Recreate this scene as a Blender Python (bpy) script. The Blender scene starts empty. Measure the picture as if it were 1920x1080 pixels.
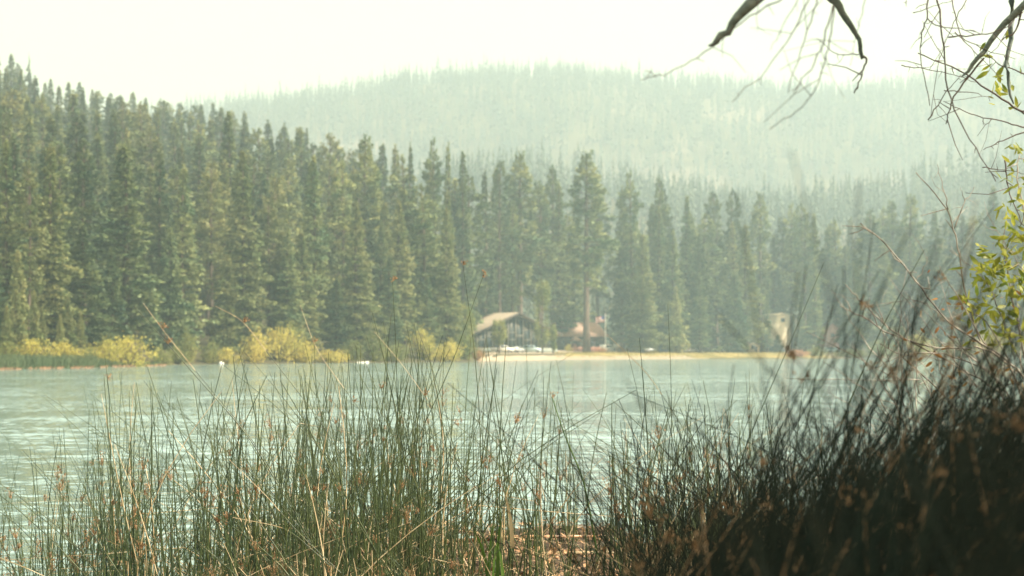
import bpy, math, random
import numpy as np
from mathutils import Vector
R = math.radians
SC = bpy.context.scene
COL = SC.collection
rs = np.random.RandomState(11)
random.seed(5)

# ------------------------------------------------------------------ camera
CAMZ, F, HY = 1.7, 3000.0, 661.0            # metres above the water, focal length in px of a 1920 frame, horizon row
cam = bpy.data.cameras.new('camera')
cam.sensor_width = 36; cam.lens = 36 * F / 1920
cam.shift_y = (HY - 540) / 1920
cam.clip_start = 0.1; cam.clip_end = 12000
cam.dof.use_dof = True; cam.dof.focus_distance = 9.8; cam.dof.aperture_fstop = 3.6
co = bpy.data.objects.new('camera', cam); COL.objects.link(co)
co.location = (0, 0, CAMZ); co.rotation_euler = (R(90), 0, 0)
SC.camera = co

# ------------------------------------------------------------------ sky, sun, exposure
SUN_AZ, SUN_EL = R(112), R(43)               # azimuth clockwise from the view direction (+Y)
w = bpy.data.worlds.new('World'); SC.world = w; w.use_nodes = True
nt = w.node_tree; nt.nodes.clear()
sky = nt.nodes.new('ShaderNodeTexSky'); sky.sky_type = 'NISHITA'; sky.sun_disc = False
sky.sun_elevation = SUN_EL; sky.sun_rotation = SUN_AZ
sky.air_density = 1.6; sky.dust_density = 5.0; sky.ozone_density = 1.0
mul = nt.nodes.new('ShaderNodeVectorMath'); mul.operation = 'MULTIPLY'; mul.inputs[1].default_value = (1.30, 1.08, 0.71)
add = nt.nodes.new('ShaderNodeVectorMath'); add.operation = 'ADD'; add.inputs[1].default_value = (0.8, 0.7, 0.35)  # milky overcast veil
bg = nt.nodes.new('ShaderNodeBackground'); bg.inputs['Strength'].default_value = 0.13
out = nt.nodes.new('ShaderNodeOutputWorld')
nt.links.new(sky.outputs[0], mul.inputs[0]); nt.links.new(mul.outputs[0], add.inputs[0])
nt.links.new(add.outputs[0], bg.inputs['Color']); nt.links.new(bg.outputs[0], out.inputs[0])
sl = bpy.data.lights.new('sun', 'SUN'); sl.energy = 5.0; sl.angle = R(0.5); sl.color = (1.0, 0.94, 0.82)
so = bpy.data.objects.new('sun', sl); COL.objects.link(so)
sd = Vector((math.sin(SUN_AZ) * math.cos(SUN_EL), math.cos(SUN_AZ) * math.cos(SUN_EL), math.sin(SUN_EL)))
so.rotation_euler = sd.to_track_quat('Z', 'Y').to_euler(); so.location = (30, 0, 40)
SC.view_settings.view_transform = 'Standard'; SC.view_settings.look = 'None'
SC.view_settings.gamma = 1.0; SC.view_settings.exposure = 1.02; SC.view_settings.use_curve_mapping = False
cy = SC.cycles
cy.max_bounces = 5; cy.diffuse_bounces = 2; cy.glossy_bounces = 2; cy.transmission_bounces = 2; cy.volume_bounces = 1
cy.transparent_max_bounces = 4; cy.use_denoising = True; cy.caustics_reflective = False; cy.caustics_refractive = False
cy.sample_clamp_indirect = 4.0

# ------------------------------------------------------------------ helpers
def P(px, py, Y):
    return ((px - 960) / F * Y, Y, CAMZ + (HY - py) / F * Y)
def ss(t):
    t = np.clip(t, 0, 1); return t * t * (3 - 2 * t)
def link(o, parent=None):
    COL.objects.link(o)
    if parent is not None: o.parent = parent
    return o
def tag(o, label=None, cat=None, group=None, kind=None):
    if label: o['label'] = label
    if cat: o['category'] = cat
    if group: o['group'] = group
    if kind: o['kind'] = kind
    return o
def empty(name, loc, label=None, cat=None, group=None, rz=0):
    o = bpy.data.objects.new(name, None); link(o); o.location = loc; o.rotation_euler = (0, 0, rz)
    o.empty_display_size = 0.3
    return tag(o, label, cat, group)

class MB:
    """collects quads and triangles, builds ONE mesh object"""
    def __init__(s): s.v = []; s.q = []; s.t = []; s.n = 0; s.sm = False
    def add(s, V, Q=None, T=None):
        V = np.asarray(V, float).reshape(-1, 3); s.v.append(V)
        if Q is not None and len(Q): s.q.append(np.asarray(Q, int).reshape(-1, 4) + s.n)
        if T is not None and len(T): s.t.append(np.asarray(T, int).reshape(-1, 3) + s.n)
        s.n += len(V); return s
    def box(s, c, size, rz=0, taper=1.0):
        x, y, z = [a / 2 for a in size]
        V = np.array([[-x,-y,-z],[x,-y,-z],[x,y,-z],[-x,y,-z],[-x*taper,-y*taper,z],[x*taper,-y*taper,z],[x*taper,y*taper,z],[-x*taper,y*taper,z]])
        c_, s_ = math.cos(rz), math.sin(rz)
        V = V @ np.array([[c_, s_, 0], [-s_, c_, 0], [0, 0, 1]]) + np.array(c)
        return s.add(V, [[0,3,2,1],[4,5,6,7],[0,1,5,4],[1,2,6,5],[2,3,7,6],[3,0,4,7]])
    def poly_prism(s, pts, axis_vec):
        """extrude planar polygon (list of 3d points) along axis_vec"""
        n = len(pts); A = np.array(pts, float); B = A + np.array(axis_vec)
        V = np.vstack([A, B, A.mean(0), B.mean(0)])
        Q = [[i, (i + 1) % n, (i + 1) % n + n, i + n] for i in range(n)]
        T = [[(i + 1) % n, i, 2 * n] for i in range(n)] + [[i + n, (i + 1) % n + n, 2 * n + 1] for i in range(n)]
        return s.add(V, Q, T)
    def tube(s, pts, rad, n=5, cap=True):
        p = np.asarray(pts, float); m = len(p)
        r = np.full(m, rad, float) if np.isscalar(rad) else np.asarray(rad, float)
        d = np.gradient(p, axis=0); d /= np.linalg.norm(d, axis=1)[:, None] + 1e-9
        ref = np.array([0, 0, 1.0]) if abs(d[0][2]) < 0.9 else np.array([1.0, 0, 0])
        a = np.cross(d, ref); a /= np.linalg.norm(a, axis=1)[:, None] + 1e-9
        b = np.cross(d, a)
        th = np.arange(n) * 2 * math.pi / n
        V = (p[:, None, :] + r[:, None, None] * (np.cos(th)[None, :, None] * a[:, None, :] + np.sin(th)[None, :, None] * b[:, None, :])).reshape(-1, 3)
        i = np.arange(m - 1)[:, None] * n; j = np.arange(n)[None, :]; k = (j + 1) % n
        Q = np.stack([i + j, i + k, i + n + k, i + n + j], -1).reshape(-1, 4)
        T = []
        if cap and n <= 8:
            T = [[0, x + 1, x] for x in range(1, n - 1)] + [[(m-1)*n, (m-1)*n + x, (m-1)*n + x + 1] for x in range(1, n - 1)]
        return s.add(V, Q, T)
    def leaves(s, C, D, S):
        """diamond leaves: base C, length vector D, half-width vector S (arrays Nx3)"""
        C = np.asarray(C); D = np.asarray(D); S = np.asarray(S); N = len(C)
        V = np.stack([C, C + 0.45 * D + S, C + D, C + 0.45 * D - S], 1).reshape(-1, 3)
        return s.add(V, np.arange(4 * N).reshape(-1, 4))
    def sphere(s, c, r, nu=10, nv=7, sc=(1, 1, 1)):
        u = np.arange(nu) * 2 * math.pi / nu; v = np.linspace(0, math.pi, nv)
        V = np.stack([np.sin(v)[:, None] * np.cos(u), np.sin(v)[:, None] * np.sin(u), np.cos(v)[:, None] * np.ones(nu)], -1).reshape(-1, 3) * r * np.array(sc) + np.array(c)
        Q = [[a * nu + b, (a + 1) * nu + b, (a + 1) * nu + (b + 1) % nu, a * nu + (b + 1) % nu] for a in range(nv - 1) for b in range(nu)]
        return s.add(V, Q)
    def mesh(s, name, mat, smooth=False):
        V = np.vstack(s.v); Q = np.vstack(s.q) if s.q else np.zeros((0, 4), int); T = np.vstack(s.t) if s.t else np.zeros((0, 3), int)
        me = bpy.data.meshes.new(name); me.vertices.add(len(V)); me.vertices.foreach_set('co', V.astype(np.float32).ravel())
        nl = Q.size + T.size; me.loops.add(nl); me.loops.foreach_set('vertex_index', np.concatenate([Q.ravel(), T.ravel()]).astype(np.int32))
        npol = len(Q) + len(T); me.polygons.add(npol)
        me.polygons.foreach_set('loop_start', np.concatenate([np.arange(len(Q)) * 4, Q.size + np.arange(len(T)) * 3]).astype(np.int32))
        if smooth: me.polygons.foreach_set('use_smooth', np.ones(npol, bool))
        me.materials.append(mat); me.update(calc_edges=True); me.validate()
        return me
    def build(s, name, mat, parent=None, smooth=False, label=None, cat=None, group=None, kind=None):
        o = bpy.data.objects.new(name, s.mesh(name, mat, smooth)); link(o, parent)
        return tag(o, label, cat, group, kind)
def dup_tree(root):
    c = root.copy(); link(c)
    for ch in root.children:
        d = ch.copy(); link(d, c)
        for g in ch.children:
            e = g.copy(); link(e, d)
    return c

# ------------------------------------------------------------------ materials
def mat(name, col, rough=0.8, var=0.25, scale=3.0, trans=0.0, objvar=0.0, spec=0.3, col2=None, coord='Object', bump=0.0, stretch=(1, 1, 1), metallic=0.0):
    m = bpy.data.materials.new(name); m.use_nodes = True; n = m.node_tree; n.nodes.clear(); L = n.links
    o = n.nodes.new('ShaderNodeOutputMaterial'); b = n.nodes.new('ShaderNodeBsdfPrincipled')
    b.inputs['Roughness'].default_value = rough; b.inputs['Specular IOR Level'].default_value = spec; b.inputs['Metallic'].default_value = metallic
    tc = n.nodes.new('ShaderNodeTexCoord'); mp = n.nodes.new('ShaderNodeMapping'); mp.inputs['Scale'].default_value = stretch
    L.new(tc.outputs[coord], mp.inputs[0])
    nz = n.nodes.new('ShaderNodeTexNoise'); nz.inputs['Scale'].default_value = scale; nz.inputs['Detail'].default_value = 5
    L.new(mp.outputs[0], nz.inputs['Vector'])
    cr = n.nodes.new('ShaderNodeValToRGB'); c2 = col2 or tuple(c * (1 + 1.2 * var) for c in col)
    c1 = tuple(c * (1 - var) for c in col) if col2 is None else col
    cr.color_ramp.elements[0].position = 0.35; cr.color_ramp.elements[1].position = 0.65
    cr.color_ramp.elements[0].color = (*c1, 1); cr.color_ramp.elements[1].color = (*c2, 1)
    L.new(nz.outputs['Fac'], cr.inputs[0]); src = cr.outputs[0]
    if objvar:
        oi = n.nodes.new('ShaderNodeObjectInfo'); hs = n.nodes.new('ShaderNodeHueSaturation')
        mr = n.nodes.new('ShaderNodeMapRange'); mr.inputs[3].default_value = 1 - objvar; mr.inputs[4].default_value = 1 + objvar
        mh = n.nodes.new('ShaderNodeMapRange'); mh.inputs[3].default_value = 0.5 + 0.06 * objvar; mh.inputs[4].default_value = 0.5 - 0.06 * objvar
        L.new(oi.outputs['Random'], mr.inputs[0]); L.new(oi.outputs['Random'], mh.inputs[0])
        L.new(mr.outputs[0], hs.inputs['Value']); L.new(mh.outputs[0], hs.inputs['Hue']); L.new(src, hs.inputs['Color']); src = hs.outputs[0]
    L.new(src, b.inputs['Base Color'])
    if bump:
        bp = n.nodes.new('ShaderNodeBump'); bp.inputs['Strength'].default_value = bump; bp.inputs['Distance'].default_value = 0.05
        L.new(nz.outputs['Fac'], bp.inputs['Height']); L.new(bp.outputs[0], b.inputs['Normal'])
    if trans:
        t = n.nodes.new('ShaderNodeBsdfTranslucent'); mx = n.nodes.new('ShaderNodeMixShader'); mx.inputs[0].default_value = trans
        L.new(src, t.inputs[0]); L.new(b.outputs[0], mx.inputs[1]); L.new(t.outputs[0], mx.inputs[2]); L.new(mx.outputs[0], o.inputs[0])
    else: L.new(b.outputs[0], o.inputs[0])
    return m
M = {}
M['needle'] = mat('needle', (0.050, 0.100, 0.050), 0.6, 0.3, 0.25, trans=0.06, objvar=0.5, col2=(0.200, 0.225, 0.088))
M['needle_olive'] = mat('needle_olive', (0.130, 0.170, 0.062), 0.6, 0.3, 0.25, trans=0.12, objvar=0.25, col2=(0.26, 0.255, 0.105))
M['needle_far'] = mat('needle_far', (0.035, 0.062, 0.042), 0.7, 0.3, 0.02, trans=0.1, col2=(0.075, 0.095, 0.055))
M['bark'] = mat('bark', (0.09, 0.065, 0.05), 0.9, 0.35, 1.5, stretch=(4, 4, 0.6), bump=0.4)
M['yellow_leaf'] = mat('yellow_leaf', (0.32, 0.30, 0.065), 0.6, 0.25, 0.8, trans=0.35, objvar=0.15, col2=(0.60, 0.50, 0.11))
M['green_leaf'] = mat('green_leaf', (0.11, 0.15, 0.04), 0.6, 0.25, 0.5, trans=0.35, objvar=0.2, col2=(0.26, 0.26, 0.07))
M['rust_leaf'] = mat('rust_leaf', (0.32, 0.13, 0.05), 0.6, 0.25, 1.5, trans=0.35, objvar=0.2, col2=(0.40, 0.24, 0.08))
M['tule'] = mat('tule', (0.07, 0.11, 0.05), 0.6, 0.25, 0.3, trans=0.2, col2=(0.10, 0.13, 0.06))
M['rush'] = mat('rush', (0.012, 0.030, 0.014), 0.38, 0.3, 2.2, spec=0.5, col2=(0.065, 0.085, 0.028), coord='Object', stretch=(6, 6, 0.7))
M['rush_painted_shade'] = mat('rush_painted_shade', (0.004, 0.012, 0.009), 0.5, 0.3, 2.0, spec=0.12, col2=(0.014, 0.018, 0.012), stretch=(5, 5, 0.8))  # bank shade painted into the colour: near-black copy of the rush stems
M['straw'] = mat('straw', (0.32, 0.23, 0.12), 0.45, 0.2, 3.0, spec=0.5, col2=(0.55, 0.45, 0.30), stretch=(6, 6, 1))
M['seed'] = mat('seed', (0.20, 0.11, 0.05), 0.7, 0.3, 30.0, trans=0.15, col2=(0.48, 0.33, 0.20))
M['blade'] = mat('blade', (0.04, 0.09, 0.018), 0.4, 0.25, 4.0, trans=0.3, spec=0.5, col2=(0.10, 0.18, 0.03))
M['litter'] = mat('litter', (0.07, 0.035, 0.02), 0.35, 0.3, 14.0, spec=0.6, col2=(0.58, 0.34, 0.18))
M['willow_bark'] = mat('willow_bark', (0.10, 0.13, 0.12), 0.85, 0.35, 20.0, bump=0.5, col2=(0.20, 0.23, 0.22))  # veiling glare put into the grey-green bark as a lighter, bluish tone
M['twig'] = mat('twig', (0.11, 0.095, 0.08), 0.6, 0.3, 12.0, col2=(0.44, 0.40, 0.35))
M['dark_twig'] = mat('dark_twig', (0.07, 0.055, 0.05), 0.7, 0.3, 12.0, col2=(0.13, 0.10, 0.09))
M['willow_leaf'] = mat('willow_leaf', (0.13, 0.19, 0.03), 0.45, 0.25, 14.0, trans=0.45, spec=0.5, col2=(0.40, 0.40, 0.06))
M['sand'] = mat('sand', (0.25, 0.20, 0.14), 0.9, 0.2, 0.4, coord='Object', col2=(0.40, 0.33, 0.24))

# ground: lake shore terrain -- forest floor, dry grass near the beach
def terrain_mat():
    m = mat('forest_floor', (0.055, 0.05, 0.03), 0.95, 0.3, 0.05, col2=(0.10, 0.09, 0.045), spec=0.1)
    n = m.node_tree; L = n.links; b = [x for x in n.nodes if x.type == 'BSDF_PRINCIPLED'][0]; src = b.inputs['Base Color'].links[0].from_socket
    tc = [x for x in n.nodes if x.type == 'TEX_COORD'][0]; nz = n.nodes.new('ShaderNodeTexNoise'); nz.inputs['Scale'].default_value = 0.009; nz.inputs['Detail'].default_value = 6; L.new(tc.outputs['Object'], nz.inputs['Vector'])
    cr = n.nodes.new('ShaderNodeValToRGB'); cr.color_ramp.elements[0].position = 0.54; cr.color_ramp.elements[1].position = 0.62; L.new(nz.outputs['Fac'], cr.inputs[0])
    mx = n.nodes.new('ShaderNodeMixRGB'); mx.inputs[2].default_value = (0.17, 0.14, 0.095, 1); L.new(cr.outputs[0], mx.inputs[0]); L.new(src, mx.inputs[1]); L.new(mx.outputs[0], b.inputs['Base Color'])
    return m
M['floor'] = terrain_mat()
M['bank'] = mat('bank', (0.03, 0.022, 0.014), 0.85, 0.3, 5.0, col2=(0.12, 0.075, 0.045), bump=0.8, spec=0.4)
M['grass_dry'] = mat('grass_dry', (0.17, 0.15, 0.05), 0.9, 0.2, 0.15, col2=(0.31, 0.245, 0.09), spec=0.1)

# water
def water_mat():
    m = bpy.data.materials.new('lake_water'); m.use_nodes = True; n = m.node_tree; L = n.links
    b = n.nodes['Principled BSDF']; b.inputs['Base Color'].default_value = (0.24, 0.345, 0.345, 1)
    b.inputs['Roughness'].default_value = 0.06; b.inputs['IOR'].default_value = 1.333; b.inputs['Specular IOR Level'].default_value = 0.5
    tc = n.nodes.new('ShaderNodeTexCoord'); prev = None
    # wave slopes taken straight from noise, so they keep their size at any distance
    for sc, st, k, rot in ((0.22, (0.5, 1.0, 1), 0.25, 0.12), (1.7, (0.5, 1.0, 1), 0.34, 0.2), (6.5, (0.6, 1.0, 1), 0.68, -0.15)):
        mp = n.nodes.new('ShaderNodeMapping'); mp.inputs['Scale'].default_value = st; mp.inputs['Rotation'].default_value = (0, 0, rot)
        L.new(tc.outputs['Object'], mp.inputs[0])
        nz = n.nodes.new('ShaderNodeTexNoise'); nz.inputs['Scale'].default_value = sc; nz.inputs['Detail'].default_value = 2; nz.inputs['Distortion'].default_value = 0.4
        L.new(mp.outputs[0], nz.inputs['Vector'])
        a = n.nodes.new('ShaderNodeVectorMath'); a.operation = 'SUBTRACT'; a.inputs[1].default_value = (0.5, 0.5, 0.5); L.new(nz.outputs['Color'], a.inputs[0])
        c = n.nodes.new('ShaderNodeVectorMath'); c.operation = 'MULTIPLY'; c.inputs[1].default_value = (k * 0.6, k, 0); L.new(a.outputs[0], c.inputs[0])
        if prev is None: prev = c
        else:
            d = n.nodes.new('ShaderNodeVectorMath'); d.operation = 'ADD'; L.new(prev.outputs[0], d.inputs[0]); L.new(c.outputs[0], d.inputs[1]); prev = d
    e = n.nodes.new('ShaderNodeVectorMath'); e.operation = 'ADD'; e.inputs[1].default_value = (0, 0, 1); L.new(prev.outputs[0], e.inputs[0])
    f = n.nodes.new('ShaderNodeVectorMath'); f.operation = 'NORMALIZE'; L.new(e.outputs[0], f.inputs[0]); L.new(f.outputs[0], b.inputs['Normal'])
    return m
M['water'] = water_mat()

# ------------------------------------------------------------------ terrain (polar grid round the camera: u = X / Y)
SH_X = [-2600, -900, -200, 0, 150, 290, 330, 420, 700, 880, 910, 1000, 1100, 1400, 1600, 1920, 2400, 4500]
SH_Y = [90, 130, 152, 163, 178, 205, 222, 232, 262, 292, 318, 362, 402, 462, 478, 470, 430, 300]
def shore(u): return np.interp(u * F + 960, SH_X, SH_Y)
RID_X = [-1500, 0, 200, 350, 560, 700, 760, 850, 940, 1060, 1130, 1200, 1280, 1400, 1500, 1600, 1720, 1920, 2300, 4000]
RID_Y = [330, 262, 225, 198, 166, 145, 132, 126, 119, 112, 124, 131, 136, 144, 152, 150, 138, 116, 92, 160]
MID_X = [-1500, 300, 600, 760, 850, 950, 1060, 1200, 1400, 1700, 1920, 2400, 4000]
MID_Y = [520, 440, 365, 320, 300, 292, 305, 330, 355, 335, 300, 240, 250]
def noise2(x, y, s):
    return (np.sin(x / s * 1.7 + 1.3 * np.sin(y / s * 0.9 + 2.1)) + np.sin(y / s * 1.3 + 1.7 * np.sin(x / s * 1.1 + 0.4)) + 0.5 * np.sin((x + y) / s * 2.9)) / 2.5
def tz(X, Y):
    X = np.asarray(X, float); Y = np.asarray(Y, float); Ym = np.maximum(Y, 30.0)
    u = X / Ym; d = Y - shore(u); px = u * F + 960
    z = -2.0 + 2.0 * ss((d + 14) / 14) + 1.35 * ss(d / 18)
    h = 0.12 + 0.98 * ss((0.02 - u) / 0.36)
    dd = np.clip(d - 12, 0, 400)
    z = z + h * (0.070 * dd + 0.00031 * dd * dd)
    # the hill's back side falls away before the mountains
    z = z - h * 45 * ss((d - 420) / 400)
    Hm = (HY - np.interp(px, MID_X, MID_Y)) / F * 1250 - 22
    Hr = (HY - np.interp(px, RID_X, RID_Y)) / F * 2150 - 24
    zm = Hm * ss((Y - 640) / 610) + noise2(X, Y, 95) * 9 * ss((Y - 700) / 300)
    zr = (Hr * ss((Y - 1300) / 850) ** 0.9) + noise2(X, Y, 170) * 12 * ss((Y - 1350) / 300) * (1 - ss((Y - 1900) / 250))
    far = np.maximum(zm * (1 - 0.35 * ss((Y - 1250) / 250)), zr)
    z = np.where(Y > 640, np.maximum(z, far * ss((Y - 640) / 60)), z) + noise2(X, Y, 23) * 0.5 * ss((d - 30) / 40)
    return z
us = np.concatenate([np.linspace(-1.8, -0.42, 40), np.linspace(-0.4, 0.4, 240), np.linspace(0.42, 1.8, 40)])
nr = 190; tt = np.linspace(0, 1, nr)
S_ = shore(us)
YY = np.where(tt[:, None] < 0.45, (S_[None, :] - 20) + (tt[:, None] / 0.45) ** 1.6 * 520, 0)
k = (tt[:, None] - 0.45) / 0.55
YY = np.where(tt[:, None] < 0.45, YY, (S_[None, :] + 500) * (1 - k) + 2900 * k)
XX = us[None, :] * YY
ZZ = tz(XX, YY)
V = np.stack([XX, YY, ZZ], -1).reshape(-1, 3); nu_ = len(us)
i, j = np.meshgrid(np.arange(nr - 1), np.arange(nu_ - 1), indexing='ij')
Q = np.stack([i * nu_ + j, i * nu_ + j + 1, (i + 1) * nu_ + j + 1, (i + 1) * nu_ + j], -1).reshape(-1, 4)
MB().add(V, Q).build('hills', M['floor'], smooth=True, kind='structure', label='forested hills and mountain rising behind the lake')
# base sheet under everything
MB().add([[-5200, -900, -2.4], [5200, -900, -2.4], [5200, 4200, -2.4], [-5200, 4200, -2.4]], [[0, 1, 2, 3]]).build('ground', M['floor'], kind='structure', label='ground sheet reaching to the horizon')
# lake
us2 = np.linspace(-1.7, 1.7, 60); pts = [(u * (shore(u) - 2 + 4), shore(u) + 2, 0.0) for u in us2]
Vw = np.array([(0, -30.0, 0)] + pts); mbw = MB(); mbw.add(Vw, None, [[0, k + 2, k + 1] for k in range(len(pts) - 1)])
ow = mbw.build('water', M['water'], kind='structure', label='rippled pale green lake water')
# flip normals up if needed
me = ow.data
if me.polygons[0].normal.z < 0: me.flip_normals()

# beach: sand strip and dry grass strip sheets following the shore
def strip(name, mtl, pxa, pxb, d0, d1, lift, label, n=80, wob=0.6, z0=None):
    mb = MB(); rows = 6; u = (np.linspace(pxa, pxb, n) - 960) / F; S = shore(u)
    VV = []
    for r_ in range(rows):
        f = r_ / (rows - 1); e = np.minimum(1, np.minimum(np.arange(n), n - 1 - np.arange(n)) / 8.0)
        Yr = S + d0 + (d1 - d0) * f * e + (wob * np.sin(np.arange(n) * 0.9 + r_) if 0 < r_ < rows - 1 else 0)
        X = u * Yr; VV.append(np.stack([X, Yr, np.maximum(tz(X, Yr), -0.3) + lift], -1))
    VV = np.array(VV).reshape(-1, 3)
    i, j = np.meshgrid(np.arange(rows - 1), np.arange(n - 1), indexing='ij')
    Q = np.stack([i * n + j, i * n + j + 1, (i + 1) * n + j + 1, (i + 1) * n + j], -1).reshape(-1, 4)
    return mb.add(VV, Q).build(name, mtl, kind='structure', label=label, smooth=True)
strip('beach', M['sand'], 895, 1330, -1.5, 62, 0.05, 'pale sandy beach in front of the lodge')
strip('meadow', M['grass_dry'], 1040, 1560, 1.5, 30, 0.12, 'dry yellow grass strip along the far shore')

# near bank: where the camera stands
def yb(u): return np.interp(u, [-0.9, -0.33, -0.2, -0.12, -0.05, 0.02, 0.10, 0.2, 0.33, 0.9], [5.0, 9.0, 11.0, 13.2, 15.0, 15.5, 14.5, 16.0, 19, 20])
def bz(X, Y):
    X = np.asarray(X, float); Y = np.asarray(Y, float); u = X / np.maximum(np.abs(Y), 3.0)
    d = yb(u) - Y
    z = -0.35 + 0.37 * ss((d + 1.6) / 1.8) + 0.30 * ss(d / 9)
    z = z + 0.95 * ss((X - 0.15 + 0.05 * Y) / 1.5) * ss((7.5 - Y) / 5) * ss((Y + 4) / 4)
    z = z + 0.035 * np.sin(X * 3.1 + np.sin(Y * 2.3)) + 0.03 * np.sin(Y * 4.3 + 1.3 * np.sin(X * 3.7)) + 0.02 * np.sin(X * 9 + Y * 7)
    return z
gx = np.concatenate([np.linspace(-60, -9, 18), np.linspace(-8.6, 8.6, 150), np.linspace(9, 60, 18)])
gy = np.concatenate([np.linspace(-60, -4, 16), np.linspace(-3.6, 22, 200)])
GX, GY = np.meshgrid(gx, gy); GZ = bz(GX, GY)
n = len(gx); i, j = np.meshgrid(np.arange(len(gy) - 1), np.arange(n - 1), indexing='ij')
MB().add(np.stack([GX, GY, GZ], -1).reshape(-1, 3), np.stack([i * n + j, i * n + j + 1, (i + 1) * n + j + 1, (i + 1) * n + j], -1).reshape(-1, 4)).build(
    'shore_bank', M['bank'], kind='structure', smooth=True, label='brown muddy bank on the near shore')

# ------------------------------------------------------------------ conifers
def rnd(n, a=0.0, b=1.0): return rs.uniform(a, b, n)
def conifer_meshes(kind, H, Rm, seed, leaf_mat, dens=1.0):
    """returns (trunk mesh, crown mesh); built at nominal height H, scaled per tree"""
    global rs
    rs = np.random.RandomState(seed)
    tb = MB(); bend = rs.uniform(-0.4, 0.4, 2)
    zs = np.linspace(0, H * 0.985, 9)
    px = np.stack([bend[0] * np.sin(zs / H * 3), bend[1] * np.sin(zs / H * 2.5), zs], -1)
    r0 = H * 0.0095
    tb.tube(px, r0 * (1 - zs / H) ** 0.8 + 0.03 + 0.25 * r0 * np.exp(-zs / 1.0), 8)
    cb = MB()
    base = {'fir': 0.10, 'pine': 0.30, 'spire': 0.06, 'young': 0.02, 'bare': 0.33}[kind]
    z = base * H; C = []; D = []; S = []
    while z < H * 0.985:
        t = (z - base * H) / (H - base * H)
        if kind in ('fir', 'spire', 'young'): prof = (1 - t) ** 1.0 * (0.82 + 0.18 * math.sin(t * 23 + seed)) * (0.55 + 0.45 * min(1, t / 0.10)) + 0.02
        else: prof = min(1, (1 - t) ** 0.55) * (0.5 + 0.5 * min(1, t / 0.22)) * (0.78 + 0.22 * math.sin(t * 17 + seed))
        nb = rs.randint(5, 8) if kind != 'pine' else rs.randint(4, 7)
        a0 = rs.uniform(0, 6.28)
        for b in range(nb):
            if rs.rand() < (0.10 if kind in ('fir', 'young', 'spire') else 0.2): continue
            a = a0 + b * 6.283 / nb + rs.uniform(-0.4, 0.4)
            L = Rm * prof * rs.uniform(0.55, 1.15) + 0.25 * (1 - 0.6 * t)
            if rs.rand() < 0.06: L *= 1.25
            rise = rs.uniform(-0.25, 0.1) if kind in ('fir', 'young', 'spire') else rs.uniform(-0.15, 0.45)
            rise += 0.45 * t
            droop = rs.uniform(0.03, 0.07)
            zz = z + rs.uniform(-0.3, 0.3)
            dx, dy = math.cos(a), math.sin(a)
            tb.tube([(px[0][0] + 0, 0, zz) if False else (np.interp(zz, zs, px[:, 0]), np.interp(zz, zs, px[:, 1]), zz), (dx * L * 0.5, dy * L * 0.5, zz + rise * L * 0.5 - droop * (L * .5) ** 2), (dx * L * 0.93, dy * L * 0.93, zz + rise * L * .93 - droop * L * L * .86)], [0.05 + 0.012 * L, 0.03 + 0.006 * L, 0.015], 3, cap=False)
            m = int((14 + 30 * L) * dens)
            f = rs.uniform(0.18, 1.0, m) ** (0.75 if kind in ('fir', 'young', 'spire') else 0.45)
            rr = f * L
            side = rs.normal(0, 1, m) * 0.22 * L * (0.35 + 0.65 * np.sin(np.clip(f, 0, 1) * 2.6)) * 0.8
            up = rs.normal(0, 1, m) * (0.14 if kind in ('fir', 'young', 'spire') else 0.26) + 0.02
            c = np.stack([dx * rr - dy * side, dy * rr + dx * side, zz + rise * rr - droop * rr * rr + up], -1)
            sz = rs.uniform(0.26, 0.62, m) * (0.5 + 0.5 * min(1, L / 2.5))
            ang = a + rs.normal(0, 0.75, m)
            el = rs.normal(-0.05 if kind in ('fir', 'young', 'spire') else 0.35, 0.42, m)
            d = np.stack([np.cos(ang) * np.cos(el), np.sin(ang) * np.cos(el), np.sin(el)], -1) * sz[:, None]
            rv = rs.normal(0, 1, (m, 3)) + np.array([0, 0, 1.1]); sv = np.cross(d, rv); sv /= np.linalg.norm(sv, axis=1)[:, None] + 1e-6
            C.append(c); D.append(d); S.append(sv * (sz * rs.uniform(0.20, 0.36, m))[:, None])
        z += (rs.uniform(0.62, 1.15) if kind in ('fir', 'spire') else rs.uniform(0.35, 0.6) if kind == 'young' else rs.uniform(0.7, 1.4)) * (0.6 + 0.4 * (1 - t))
    # leader
    c = np.tile([px[-1][0], px[-1][1], 0], (30, 1)); c[:, 2] = rs.uniform(H * 0.955, H * 1.0, 30)
    ang = rs.uniform(0, 6.28, 30); d = np.stack([np.cos(ang) * 0.3, np.sin(ang) * 0.3, np.full(30, 0.35)], -1); sv = np.stack([-np.sin(ang), np.cos(ang), ang * 0], -1) * 0.08
    C.append(c); D.append(d); S.append(sv)
    cb.leaves(np.vstack(C), np.vstack(D), np.vstack(S))
    return tb.mesh('trunk', M['bark'], True), cb.mesh('crown', leaf_mat)
KINDS = {}
specs = [('fir', 34, 4.3), ('fir', 34, 3.7), ('fir', 34, 4.9), ('fir', 34, 4.0), ('spire', 34, 3.0), ('spire', 34, 3.4), ('pine', 36, 3.9), ('pine', 36, 3.3), ('pine', 36, 4.3), ('bare', 38, 3.4), ('bare', 38, 4.0), ('young', 14, 2.9), ('young', 14, 2.4), ('young', 14, 3.3)]
for q_, (kd, H, Rm) in enumerate(specs):
    for mm in ('needle', 'needle_olive'):
        if q_ % 2 == 1 and mm == 'needle_olive' and kd != 'young': continue
        KINDS.setdefault(kd, []).append((H, Rm, mm) + conifer_meshes(kd, H, Rm, 100 + q_, M[mm], 1.25))
rs = np.random.RandomState(77)
WORD = {'fir': 'full conical fir', 'spire': 'narrow spire-topped fir', 'pine': 'open-crowned pine', 'bare': 'high-crowned pine with bare lower trunk', 'young': 'short bushy young fir'}
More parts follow.
